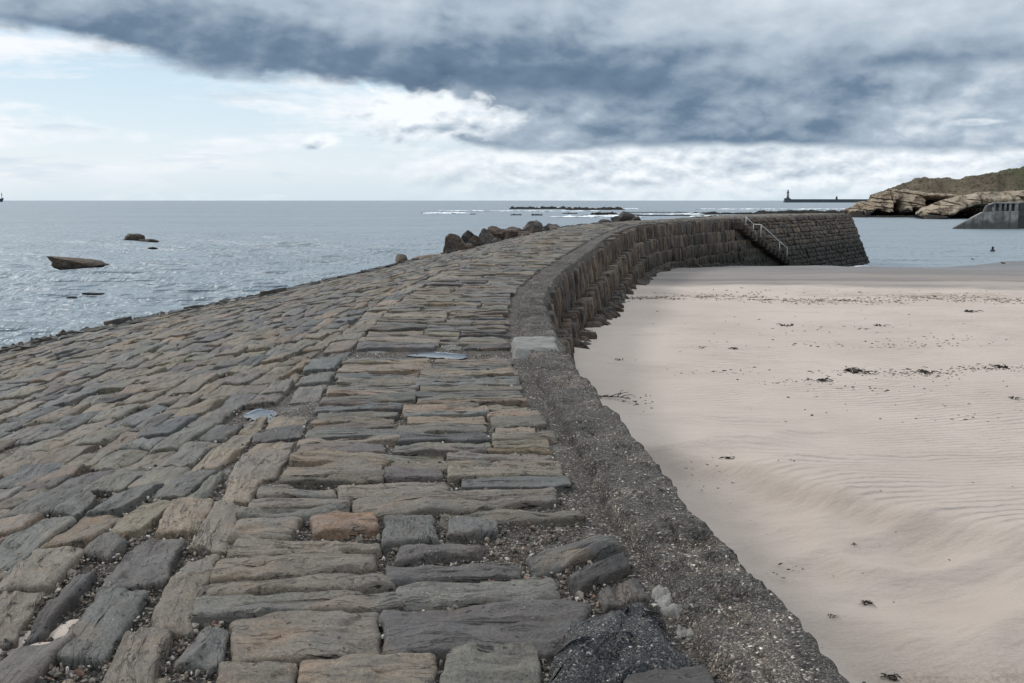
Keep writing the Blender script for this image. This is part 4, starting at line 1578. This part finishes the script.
# low dark rocks wet by the tide along the head's foot
for k_, (l_, o_, sx_, sy_, sz_, lab_) in enumerate([(2.5, .5, 1.5, .9, .5, 'flat wet dark rock at the foot of the stair end of the head'), (4.6, .7, 1.9, .8, .42, 'long wet dark rock lying along the foot of the pier head'), (6.8, .5, 1.2, .9, .5, 'wet dark rock near the middle of the foot of the head'),
                                                    (9.2, .6, 1.6, .7, .42, 'low wet dark rock right of the middle of the head\'s foot'), (11.6, .5, 1.1, .8, .5, 'small wet dark rock towards the seaward corner of the head')]):
    pw_ = head_pt(l_, 0.0)
    nn_ = np.array([np.interp(l_, pl, nrm[:, 0]), np.interp(l_, pl, nrm[:, 1])])
    rock_obj('tide_rock', (sx_, sy_, sz_), (pw_[0] + nn_[0] * o_, pw_[1] + nn_[1] * o_, .06), 560 + k_, 'reef', lab_, 'rock', 'wet rocks at the foot of the pier head', rz=.98)
# wash at the foot of the pier head and around the rocks off the slope
for l in np.arange(3, 22, .16):
    p = head_pt(l + gf.normal(0, .1), 0)
    V = ICO1[0] * np.array([gf.uniform(.08, .35), gf.uniform(.08, .35), .035]) * (1 + .25 * gf.normal(size=(len(ICO1[0]), 1)))
    d_ = gf.exponential(.5)
    nrm_ = np.array([np.interp(l, pl, nrm[:, 0]), np.interp(l, pl, nrm[:, 1]), 0])
    fm.add(V + p + nrm_ * (.2 + d_) + np.array([0, 0, .05]), [ICO1[1]])
tag(fm.build('surf', M['foam']), kind='stuff')

# ------------------------------------------------------------------ headland
DH = 300.0


def px2x(px, d): return (px - CX) / FOC * d * cp
def py2z(py, d): return EYE[2] + d * (-FOC * sp_ + (CY - py) * cp) / (FOC * cp + (CY - py) * sp_)


hx = np.linspace(px2x(862, 350), px2x(1250, 350), 170)
hy = np.r_[np.linspace(0, 30, 40), np.linspace(32, 260, 40)]
HX, HY = np.meshgrid(hx, hy, indexing='ij')
prof_px = [862, 872, 884, 896, 905, 915, 925, 938, 950, 962, 975, 990, 1005, 1024, 1060, 1100, 1250]
prof_py = [204, 197, 191, 185.5, 182, 179.3, 178.4, 178.6, 180.2, 178.0, 176.2, 174.5, 170.5, 167.0, 163, 162, 160]
dd = 350.0
ridge = np.interp(HX, [px2x(p, dd) for p in prof_px], [py2z(q, dd) for q in prof_py])
rise = sstep(-2, 30, HY)
HZ = ridge * (.30 + .70 * rise) + 1.4 * fbm(HX * .09, HY * .09, 0, 701, 5) * rise + .9 * fbm(HX * .5, HY * .5, 0, 702, 4) - .02 * np.maximum(HY - 40, 0)
gul = 1 - np.abs(noise(HX * .07, HY * .02, 0, 703))
HZ -= 1.6 * sstep(.75, 1.0, gul) * sstep(0, 12, HY) * sstep(34, 18, HY)
hm = MB()
Ysh = 318 + HY + 4 * fbm(HX * .05, 1, 0, 704, 3)
hm.add(np.stack([HX + .37 * (HY - 30), Ysh, HZ], -1).reshape(-1, 3), [grid_faces(len(hx), len(hy))])
tag(hm.build('headland_hill', M['hill']), kind='structure')


def bluff(name, mat, label, d, tops, face, rec, seed, depth=38.0, cat='cliff'):
    """sandstone cliff: tops = photo skyline (px, py), face = how far the crest stands behind the foot, rec(px, v) = how far the face is eaten back"""
    px = np.linspace(tops[0][0], tops[-1][0], 230)
    top = py2z(np.interp(px, [a for a, _ in tops], [b for _, b in tops]), d)
    vv = np.linspace(0, 1, 60)
    PXg, VV = np.meshgrid(px, vv, indexing='ij')
    TOP = top[:, None]
    Xg = px2x(PXg, d)
    Zf = -.8 + (TOP + .8) * VV
    # ledges: the face steps back in beds
    bed = Zf / 1.5 + .6 * noise(Xg * .07, 0, 0, seed) + .12 * Xg * .15
    ledge = (bed - np.floor(bed))
    led = np.floor(bed) + sstep(.55, 1.0, ledge)
    Yf = d + face * (VV**1.2) + .35 * (led - bed) * 1.3 + rec(PXg, VV)
    Yf += 2.0 * fbm(Xg * .12, Zf * .12, 0, seed + 1, 5) + .9 * (1 - 2 * np.abs(noise(Xg * .35, Zf * .08, 0, seed + 2)))
    Yf += .5 * fbm(Xg * .9, Zf * 1.6, 0, seed + 3, 4) + 2.2 * sstep(.80, .97, 1 - np.abs(noise(Xg * .22, Zf * .05, 0, seed + 6))) + 1.1 * sstep(.8, .97, 1 - np.abs(noise(Xg * .06, Zf * .75 + Xg * .1, 0, seed + 7)))
    Zf = Zf + .5 * fbm(Xg * .3, VV * 3, 0, seed + 4, 4) * sstep(.4, 1, VV)
    nb = 14
    wb = np.linspace(0, 1, nb)[1:]
    Yb = Yf[:, -1:] + depth * wb
    Xb = Xg[:, -1:] + .40 * depth * wb
    Zb = Zf[:, -1:] - (TOP * .25) * wb**2 + .35 * fbm(Xb * .3, Yb * .3, 0, seed + 5, 3) * sstep(0, .2, wb)
    V = np.stack([np.c_[Xg, Xb], np.c_[Yf, Yb], np.c_[Zf, Zb]], -1)
    mb = MB()
    mb.add(V.reshape(-1, 3), [grid_faces(V.shape[0], V.shape[1])])
    return tag(mb.build(name, M[mat], smooth=False), label, cat)


def rec_far(px, v):
    r = 17 * np.exp(-((px - 948) / 11)**2) * sstep(.95, .45, v)
    r += 12 * np.exp(-((px - 902 - 6 * v) / 4)**2) * sstep(.75, .3, v)
    r += 8.0 * np.exp(-((px - 922) / 4)**2) * sstep(.5, .2, v) + 7 * np.exp(-((px - 882) / 5)**2) * sstep(.45, .15, v)
    r += 4 * sstep(.28, .12, v)
    return r


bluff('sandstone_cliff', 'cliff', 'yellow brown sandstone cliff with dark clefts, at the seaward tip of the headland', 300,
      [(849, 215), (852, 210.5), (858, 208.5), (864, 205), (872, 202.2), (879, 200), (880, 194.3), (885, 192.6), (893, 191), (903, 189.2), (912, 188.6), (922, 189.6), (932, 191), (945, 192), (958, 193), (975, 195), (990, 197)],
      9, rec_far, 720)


def rec_near(px, v):
    edge = np.interp(px, [926, 945, 965, 985, 1000, 1250], [.10, .12, .45, .62, .60, .6])
    r = 18.0 * sstep(edge, edge - .18, v) * sstep(932, 950, px)
    r -= 2.0 * sstep(edge - .05, edge + .15, v)
    return r


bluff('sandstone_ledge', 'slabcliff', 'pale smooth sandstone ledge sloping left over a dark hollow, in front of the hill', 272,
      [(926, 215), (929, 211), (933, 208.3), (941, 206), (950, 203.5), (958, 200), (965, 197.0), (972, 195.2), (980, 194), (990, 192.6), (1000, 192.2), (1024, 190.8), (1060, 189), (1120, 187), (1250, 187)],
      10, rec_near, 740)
reef(845, 960, 217.2, 1.1, 613, 'low brown weedy ledge along the foot of the sandstone cliff', 6, .7)
reef(955, 1100, 216.6, 1.2, 614, 'low weedy ledge behind the concrete breakwater end', 6, .7)

# ------------------------------------------------------------------ concrete breakwater across the bay
D2 = 178.0
bw = tag(empty('concrete_breakwater', (px2x(1000, D2), D2, 0)), 'grey concrete breakwater end with sloping nose and capped upper bays, across the bay', 'breakwater')


def bchild(o, label=None):
    o.parent = bw
    o.location = -np.array(bw.location)
    if label: o['label'] = label
    return o


def X2(px): return px2x(px, D2)
def Z2(py): return float(py2z(py, D2))


lowb = MB()
poly = [(953, 229.5), (962, 224.5), (975, 216.8), (983, 212.6), (995, 211.2), (1006, 211.0), (1019.5, 211.0), (1019.5, 229.5)]
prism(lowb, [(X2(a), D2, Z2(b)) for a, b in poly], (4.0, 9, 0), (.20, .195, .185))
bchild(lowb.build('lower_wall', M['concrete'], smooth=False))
upw = MB()
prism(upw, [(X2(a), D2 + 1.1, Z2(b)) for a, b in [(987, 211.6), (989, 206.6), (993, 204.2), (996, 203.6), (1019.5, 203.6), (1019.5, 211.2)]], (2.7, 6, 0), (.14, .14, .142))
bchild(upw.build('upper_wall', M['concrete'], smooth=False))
for a, b in [(995.0, 996.6), (1000.5, 1002.8), (1005.6, 1007.6), (1010.6, 1012.6), (1016.2, 1019.6)]:
    pb = MB()
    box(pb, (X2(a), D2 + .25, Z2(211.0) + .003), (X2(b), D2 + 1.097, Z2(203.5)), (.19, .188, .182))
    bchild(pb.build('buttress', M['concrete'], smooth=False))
cpb = MB()
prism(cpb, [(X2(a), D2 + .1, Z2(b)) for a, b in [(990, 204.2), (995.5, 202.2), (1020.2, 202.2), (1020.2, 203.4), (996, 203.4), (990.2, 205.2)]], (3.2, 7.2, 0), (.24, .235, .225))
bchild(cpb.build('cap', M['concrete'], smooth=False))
rw_ = MB()
box(rw_, (X2(1020.6) + .9, D2 + 2.2, -1), (X2(1140), D2 + 10, Z2(203.0)), (.06, .06, .062))  # shadow on this set-back wall is put into its dark tone
bchild(rw_.build('return_wall', M['concrete'], smooth=False), 'wall running back from the breakwater end, its shadow put into a dark tone')

# ------------------------------------------------------------------ far pier and its lighthouse
D3 = 2480.0
fp = tag(empty('distant_pier', (px2x(830, D3), D3, 0)), 'dark long pier low on the horizon beneath the lighthouse', 'pier')
mb = MB()
x0, x1 = px2x(785.2, D3), px2x(980, D3)
prism(mb, [(x0 - 2, D3, -2), (x1, D3, -2), (x1, D3, 8.2), (x0 + 1, D3, 8.2)], (0, 14, 0))
for a, b, h in [(784.6, 785.6, 10.2), (790, 791.5, 8.9)]:
    box(mb, (px2x(a, D3), D3 + 2, 8.21), (px2x(b, D3), D3 + 8, h))
o = mb.build('pier_wall', M['farstone'], smooth=False)
o.parent = fp; o.location = -np.array(fp.location)
mb = MB()
lathe(mb, [(2.6, 8.2), (2.6, 12.5), (1.6, 13.2), (1.2, 15.2), (0.2, 16.2)], (px2x(837.3, D3), D3 + 6, 0), seg=12)
o = mb.build('signal_hut', M['farstone'])
o.parent = fp; o.location = -np.array(fp.location)

lh = tag(empty('lighthouse', (px2x(788.5, D3), D3 + 7, 8.2)), 'grey lighthouse with gallery and domed lantern standing on the end of the distant pier', 'lighthouse')
LX = px2x(788.5, D3)
for nm, pr, mt in [('base', [(6.2, 8.21), (6.2, 11.0), (4.6, 11.2)], 'farstone'), ('tower', [(3.4, 11.2), (2.9, 16), (2.4, 24.2)], 'lightstone'),
                   ('gallery', [(2.5, 24.2), (3.9, 24.9), (3.9, 25.5), (2.0, 25.6)], 'farstone'), ('lantern', [(1.9, 25.6), (1.9, 28.6)], 'lightstone'), ('dome', [(2.2, 28.6), (1.7, 29.8), (.7, 30.8), (.2, 31.0), (.15, 33.0)], 'farstone')]:
    mb = MB()
    lathe(mb, pr, (LX, D3 + 7, 0), seg=16)
    o = mb.build(nm, M[mt]); o.parent = lh; o.location = -np.array(lh.location)

# ------------------------------------------------------------------ ship at the horizon, mostly outside the frame on the left
D4 = 3600.0
sx0 = px2x(2.2, D4)
sh = tag(empty('ship', (sx0 - 30, D4, 0)), 'tiny dark ship on the horizon at the far left edge, bow with mast in view', 'ship')
def shp(name, mb, mat='ship'):
    o = mb.build(name, M[mat], smooth=False); o.parent = sh; o.location = -np.array(sh.location)
mb = MB()
prism(mb, [(sx0 - 90, D4, -2), (sx0 - 5, D4, -2), (sx0 + 1, D4, 13.5), (sx0 - 8, D4, 11.5), (sx0 - 88, D4, 10.5), (sx0 - 92, D4, 11.0)], (0, 11, 0), (.03, .045, .075))
shp('hull', mb)
mb = MB()
box(mb, (sx0 - 85, D4 + 1, 10.9), (sx0 - 66, D4 + 10, 24), (.55, .55, .56))
box(mb, (sx0 - 82, D4 + 2, 24.01), (sx0 - 72, D4 + 9, 29), (.55, .55, .56))
shp('bridge', mb)
mb = MB()
tube(mb, [(sx0 - 3.0, D4 + 5, 11.5), (sx0 - 3.0, D4 + 5, 32)], 1.1, (.14, .16, .2), 6)
box(mb, (sx0 - 6.5, D4 + 4.6, 25), (sx0 + .5, D4 + 5.4, 26), (.14, .16, .2))
shp('mast', mb)

# ------------------------------------------------------------------ small things in the bay
def zs1(x, y): return float(sand_z(np.array(x, float), np.array(y, float)))


p = at(992.5, 251.5, 0.0)
bu = tag(empty('buoy', (p[0], p[1], 0)), 'small dark upright buoy floating in the bay below the breakwater', 'buoy')
mb = MB(); lathe(mb, [(.02, -.12), (.20, -.06), (.23, .08), (.15, .22)], (0, 0, 0), (.03, .03, .035), 16)
o = mb.build('float', M['ship']); o.parent = bu
mb = MB(); lathe(mb, [(.10, .22), (.085, .36), (.11, .38), (.11, .46), (.02, .50)], (0, 0, 0), (.025, .025, .03), 12)
o = mb.build('top_mark', M['ship']); o.parent = bu


def gull(px, py, z, rz, label, wings=False, tone=(.55, .55, .55), dark=(.10, .10, .11)):
    p = at(px, py, z)
    r_ = tag(empty('gull', p), label, 'bird')
    r_.rotation_euler = (0, 0, rz)
    r_.scale = (.75, .75, .75)
    V = ICO4[0].copy()
    x = V[:, 0]
    rad = np.interp(x, [-1, -.7, -.3, .2, .6, .85, 1], [.10, .22, .55, .75, .62, .40, .2])
    Bv = np.c_[x * .20, V[:, 1] * .10 * rad / .75, V[:, 2] * .10 * rad / .75 + .17 + .04 * x]
    hd_ = ICO4[0] * np.array([.052, .045, .048]) + np.array([.19, 0, .27])
    nk = np.array([[.12, 0, .21], [.16, 0, .245], [.19, 0, .268]])
    m1 = MB(); m1.add(Bv, [ICO4[1]], tone); m1.add(hd_, [ICO4[1]], tone); tube(m1, nk, [.05, .045, .04], tone, 10)
    o = m1.build('body', M['bird']); o.parent = r_
    m2 = MB(); tube(m2, [(.235, 0, .268), (.27, 0, .262), (.285, 0, .252)], [.014, .009, .003], (.5, .35, .05), 6)
    o = m2.build('beak', M['bird']); o.parent = r_
    for sgn in (-1, 1):
        m3 = MB()
        if wings:
            Wp = [(.08, 0, .20), (.0, .22, .34), (-.06, .42, .33), (-.12, .40, .33), (-.10, .2, .32), (-.08, 0, .19)]
            prism(m3, [(a, b * sgn + .03 * sgn, c_) for a, b, c_ in (Wp if sgn > 0 else Wp[::-1])], (0, 0, .012), dark)
        else:
            w_ = ICO2[0] * np.array([.19, .022, .065]) + np.array([-.05, .075 * sgn, .18])
            m3.add(w_, [ICO2[1]], dark)
        o = m3.build('wing', M['bird']); o.parent = r_
        m4 = MB(); tube(m4, [(.02, .03 * sgn, .10), (.015, .032 * sgn, .0)], .007, (.45, .25, .1), 5)
        o = m4.build('leg', M['bird']); o.parent = r_
    return r_


gull(973, 260.5, .08, .3, 'small grey gull resting at the edge of the bay water', False)
p = at(1003, 264.5, .04)
gull(1003, 264.8, zs1(p[0], p[1]), 2.8, 'dark bird standing on the wet sand at the tide line', False, (.05, .05, .055), (.03, .03, .035))


# ------------------------------------------------------------------ weed, driftwood and wrack on the sand
def weed_geo(mb, r, n, g_, blade=1.0):
    for _ in range(n):
        a = g_.uniform(0, 6.28)
        d = r * math.sqrt(g_.random()) * .7
        p0 = np.array([d * math.cos(a), d * math.sin(a), .004])
        b = g_.uniform(0, 6.28)
        L_ = r * g_.uniform(.4, 1.0) * blade
        h = r * g_.uniform(.03, .22)
        f = np.linspace(0, 1, 7)[:, None]
        cen = p0 + np.c_[np.cos(b + f * g_.normal(0, 1)) * L_ * f, np.sin(b + f * g_.normal(0, 1)) * L_ * f, h * np.sin(f * np.pi) + .004]
        w_ = r * g_.uniform(.06, .16)
        sd = np.array([-math.sin(b), math.cos(b), g_.normal(0, .4)])
        th = .35 * w_ * np.array([0, 0, 1.0])
        A, B_, C_ = cen + sd * w_ * np.sin(f * 2.6 + .4), cen - sd * w_ * np.sin(f * 2.6 + .4), cen + th
        V = np.concatenate([A, C_, B_])
        i = np.arange(6)
        mb.add(V, [np.r_[np.c_[i, i + 1, i + 8, i + 7], np.c_[i + 7, i + 8, i + 15, i + 14], np.c_[i + 14, i + 15, i + 1, i]]])
    for _ in range(max(2, n // 5)):
        a = g_.uniform(0, 6.28)
        V = ICO1[0] * r * g_.uniform(.10, .25, 3) * np.array([1, 1, .6])
        mb.add(V + np.array([r * .4 * math.cos(a), r * .4 * math.sin(a), .06 * r]), [ICO1[1]])


def on_sand(px, py):
    z = 2.0
    for _ in range(8):
        p = at(px, py, z)
        z = zs1(p[0], p[1])
    return np.array([p[0], p[1], z])


gd = np.random.default_rng(91)
CL = [
    (866, 604, .075, 16, 'black tangle of seaweed on the smooth sand below the ripples'),
    (831, 635, .05, 8, 'small curled black weed nearest the coping on the sand'),
    (891, 678, .10, 16, 'dark weed heap at the bottom edge of the photo'),
    (853, 541, .045, 6, 'single black weed scrap below the brow of blown sand'),
    (675, 490, .07, 9, 'small dark weed tuft beside the coping, at the wall side of the sand'),
    (729, 459, .10, 10, 'dark weed clump lying on the first sand ridges'),
    (732, 349, .16, 8, 'flat black weed strap alone on the middle of the sand'),
    (702, 348, .12, 6, 'small dark weed lump left of the flat weed strap'),
    (618, 360, .14, 8, 'dark weed lump near the foot of the wall'),
    (879, 326, .22, 8, 'pair of dark weed lumps far out on the sand'),
    (1014, 399, .12, 8, 'black weed lump near the right edge of the photo'),
    (785, 326, .24, 8, 'dark weed lumps left of the centre of the far sand'),
    (998, 367, .20, 9, 'dark weed drift at the right end of the middle wrack line'),
    (925, 373, .24, 10, 'dark weed drift in the middle of the middle wrack line'),
    (857, 372, .30, 12, 'dark weed drift at the left end of the middle wrack line'),
    (792, 482, .05, 5, 'tiny weed scrap among the sand ridges'),
    (820, 381, .22, 9, 'dark weed drift low on the left of the middle wrack line'),
    (970, 312, .3, 8, 'dark strap of weed just in front of the tide wrack'),
]
for px, py, r, n, lab in CL:
    p = on_sand(px, py)
    mb = MB()
    weed_geo(mb, r * .72, n, gd)
    o = mb.build('seaweed_clump', M['weed'])
    o.location = p
    o.rotation_euler = (0, 0, gd.uniform(0, 6))
    tag(o, lab, 'seaweed', 'seaweed clumps scattered on the sand')

# branch by the wall's foot
p = on_sand(612, 399)
dwd = tag(empty('driftwood_branch', p), 'dark twiggy driftwood branch lying on the sand by the wall', 'driftwood')
mb = MB()
def twig(a, b, r0, k=0):
    a, b = np.array(a, float), np.array(b, float)
    f = np.linspace(0, 1, 7)[:, None]
    P_ = a + (b - a) * f + np.c_[.03 * noise(f * 3, k, 0, 5), .03 * noise(f * 3, k + 3, 0, 6), .02 * noise(f * 3, k + 6, 0, 7) + .03 * np.sin(f * 3.1)]
    tube(mb, P_, np.linspace(r0, r0 * .4, 7), seg=6)
twig((-.22, .05, .03), (.30, -.05, .03), .015)
for k, (a, b, r_) in enumerate([((-.05, .02, .05), (.12, .16, .10), .012), ((.06, .0, .05), (.22, .14, .13), .011), ((.15, -.02, .04), (.32, .06, .09), .010), ((-.12, .03, .04), (-.02, -.10, .05), .010), ((.2, -.03, .04), (.30, -.14, .04), .008), ((.10, .12, .08), (.16, .25, .12), .006)]):
    twig(a, b, r_, k + 2)
o = mb.build('stem', M['weed']); o.parent = dwd; o.rotation_euler = (0, 0, -.2); o.scale = (.85, .85, .6)
mb = MB(); weed_geo(mb, .10, 6, gd)
o = mb.build('weed_tangle', M['weed']); o.parent = dwd; o.location = (-.2, .05, .0)

# crumbs of weed, shell and wood too many to count, thickest along the wrack lines
wr = MB()
gq = np.random.default_rng(33)


BRN, BLK, TAN = (.15, .11, .08), (.035, .03, .024), (.22, .17, .13)
spec_ = []
for _ in range(2400):
    px = gq.uniform(622, 1040)
    wid = 1.0 + 1.6 * sstep(640, 800, px) * (.5 + .5 * noise(px / 30, 0, 0, 5))
    spec_.append((px, 298.5 + 1.5 * math.sin(px / 40) + gq.normal(0, wid) + (2.2 * gq.random() if px > 780 else 0), gq.uniform(.008, .030), BRN if gq.random() < .62 else (TAN if gq.random() < .6 else BLK)))
for (cx_, cy_, sx_, sy_, n) in [(870, 372, 30, 2.2, 90), (925, 374, 22, 2.5, 100), (985, 368, 22, 1.6, 100), (800, 381, 20, 2, 40), (730, 372, 26, 2, 30), (850, 389, 30, 1.5, 30), (990, 418, 20, 5, 12), (905, 346, 40, 2, 40), (830, 345, 40, 1.5, 30),
                              (690, 333, 40, 12, 20), (960, 340, 40, 3, 30), (640, 403, 8, 5, 26), (787, 570, 9, 4, 14), (745, 475, 30, 14, 18), (830, 625, 60, 30, 14), (700, 470, 12, 8, 12), (900, 520, 90, 40, 16), (850, 330, 90, 8, 60), (800, 292, 120, 2, 90), (900, 400, 90, 16, 50)]:
    for _ in range(n):
        px, py = gq.normal(cx_, sx_), min(max(gq.normal(cy_, sy_), 285), 683)
        spec_.append((px, py, gq.uniform(.25, .85) * (.0065 + .0010 * at(px, py, 2.0)[1]), BLK if gq.random() < .7 else BRN))
D_ = np.array([ray(q_[0], q_[1]) for q_ in spec_])
zz_ = np.full(len(D_), 2.0)
for _ in range(6):
    k_ = (zz_ - EYE[2]) / D_[:, 2]
    Pw = EYE + D_ * k_[:, None]
    zz_ = sand_z(Pw[:, 0], Pw[:, 1])
okm = (Pw[:, 1] > 2) & (Pw[:, 1] < 75) & (Pw[:, 0] > np.interp(Pw[:, 1], CURVE[:, 1], CURVE[:, 0]) + .6)
for p, q_, ok_ in zip(Pw, spec_, okm):
    if not ok_:
        continue
    r = q_[2]
    V = ICO1[0] * r * gq.uniform(.3, 1.5, 3) * np.array([1.6, 1, .4]) * (1 + .3 * gq.normal(size=(len(ICO1[0]), 1)))
    th = gq.uniform(0, 6.28)
    V = V @ np.array([[math.cos(th), -math.sin(th), 0], [math.sin(th), math.cos(th), 0], [0, 0, 1]])
    wr.add(V + p + np.array([0, 0, r * .15]), [ICO1[1]], q_[3])
tag(wr.build('beach_wrack', M['debris'], smooth=False), kind='stuff')

# ------------------------------------------------------------------ puddles and blown sand on the pier
for (a, b, ra, rb), p, lab in zip(PUDDLES, pud, ['small bright rain puddle in a hollow among the slope cobbles', 'wide thin rain puddle across the walkway stones']):
    n = 40
    th = np.linspace(0, 2 * np.pi, n, endpoint=False)
    mb = MB()
    rings = []
    for f in (1.0, .6, .25):
        k = f * (1 + .5 * noise(np.cos(th) * 1.5, np.sin(th) * 1.5, 0, 801) + .10 * noise(np.cos(th) * 5, np.sin(th) * 5, 0, 802))
        rings.append(np.c_[ra * k * np.cos(th), rb * k * np.sin(th), np.full(n, .012 if f < 1 else .004)])
    V = np.concatenate(rings)
    i = np.arange(n); j = (i + 1) % n
    mb.add(V, [np.r_[np.c_[i, j, j + n, i + n], np.c_[i + n, j + n, j + 2 * n, i + 2 * n]], (i + 2 * n)[None, :]])
    o = mb.build('puddle', M['puddle'])
    o.location = p + np.array([0, 0, -.034])
    tag(o, lab, 'puddle')

dm = MB()
for (a, b, ra, rb, k) in [(8, 632, .17, .10, 1), (42, 640, .10, .08, 2), (66, 622, .07, .12, 3)]:
    p = on_top(a, b)[0]
    n, m_ = 34, 9
    th = np.linspace(0, 2 * np.pi, n)
    f = np.linspace(0, 1, m_)[:, None]
    kk = f * (1 + .3 * noise(np.cos(th) * 1.6, np.sin(th) * 1.6, k, 811))
    X, Y = p[0] + ra * kk * np.cos(th), p[1] + rb * kk * np.sin(th)
    Z = p[2] - .020 - .030 * f**3 + .010 * fbm(X * 12, Y * 12, 0, 812, 4) + 0 * X
    dm.add(np.stack([X, Y, Z], -1).reshape(-1, 3), [grid_faces(m_, n)])
tag(dm.build('blown_sand', M['sand']), kind='stuff')

# ------------------------------------------------------------------ camera
cam = bpy.data.cameras.new('camera')
cam.sensor_width = 36.0
cam.lens = FOC / 1024 * 36.0
cam.clip_start, cam.clip_end = .1, 100000
co = bpy.data.objects.new('camera', cam)
co.location = EYE
co.rotation_euler = (R(90) - PITCH, 0, 0)
COL.objects.link(co)
SC.camera = co
SC.view_settings.view_transform = 'Standard'
SC.view_settings.look = 'None'
SC.view_settings.gamma = 1
SC.view_settings.use_curve_mapping = False
SC.view_settings.exposure = 0.12
SC.render.engine = 'CYCLES'
SC.cycles.use_denoising = True
SC.cycles.max_bounces = 5
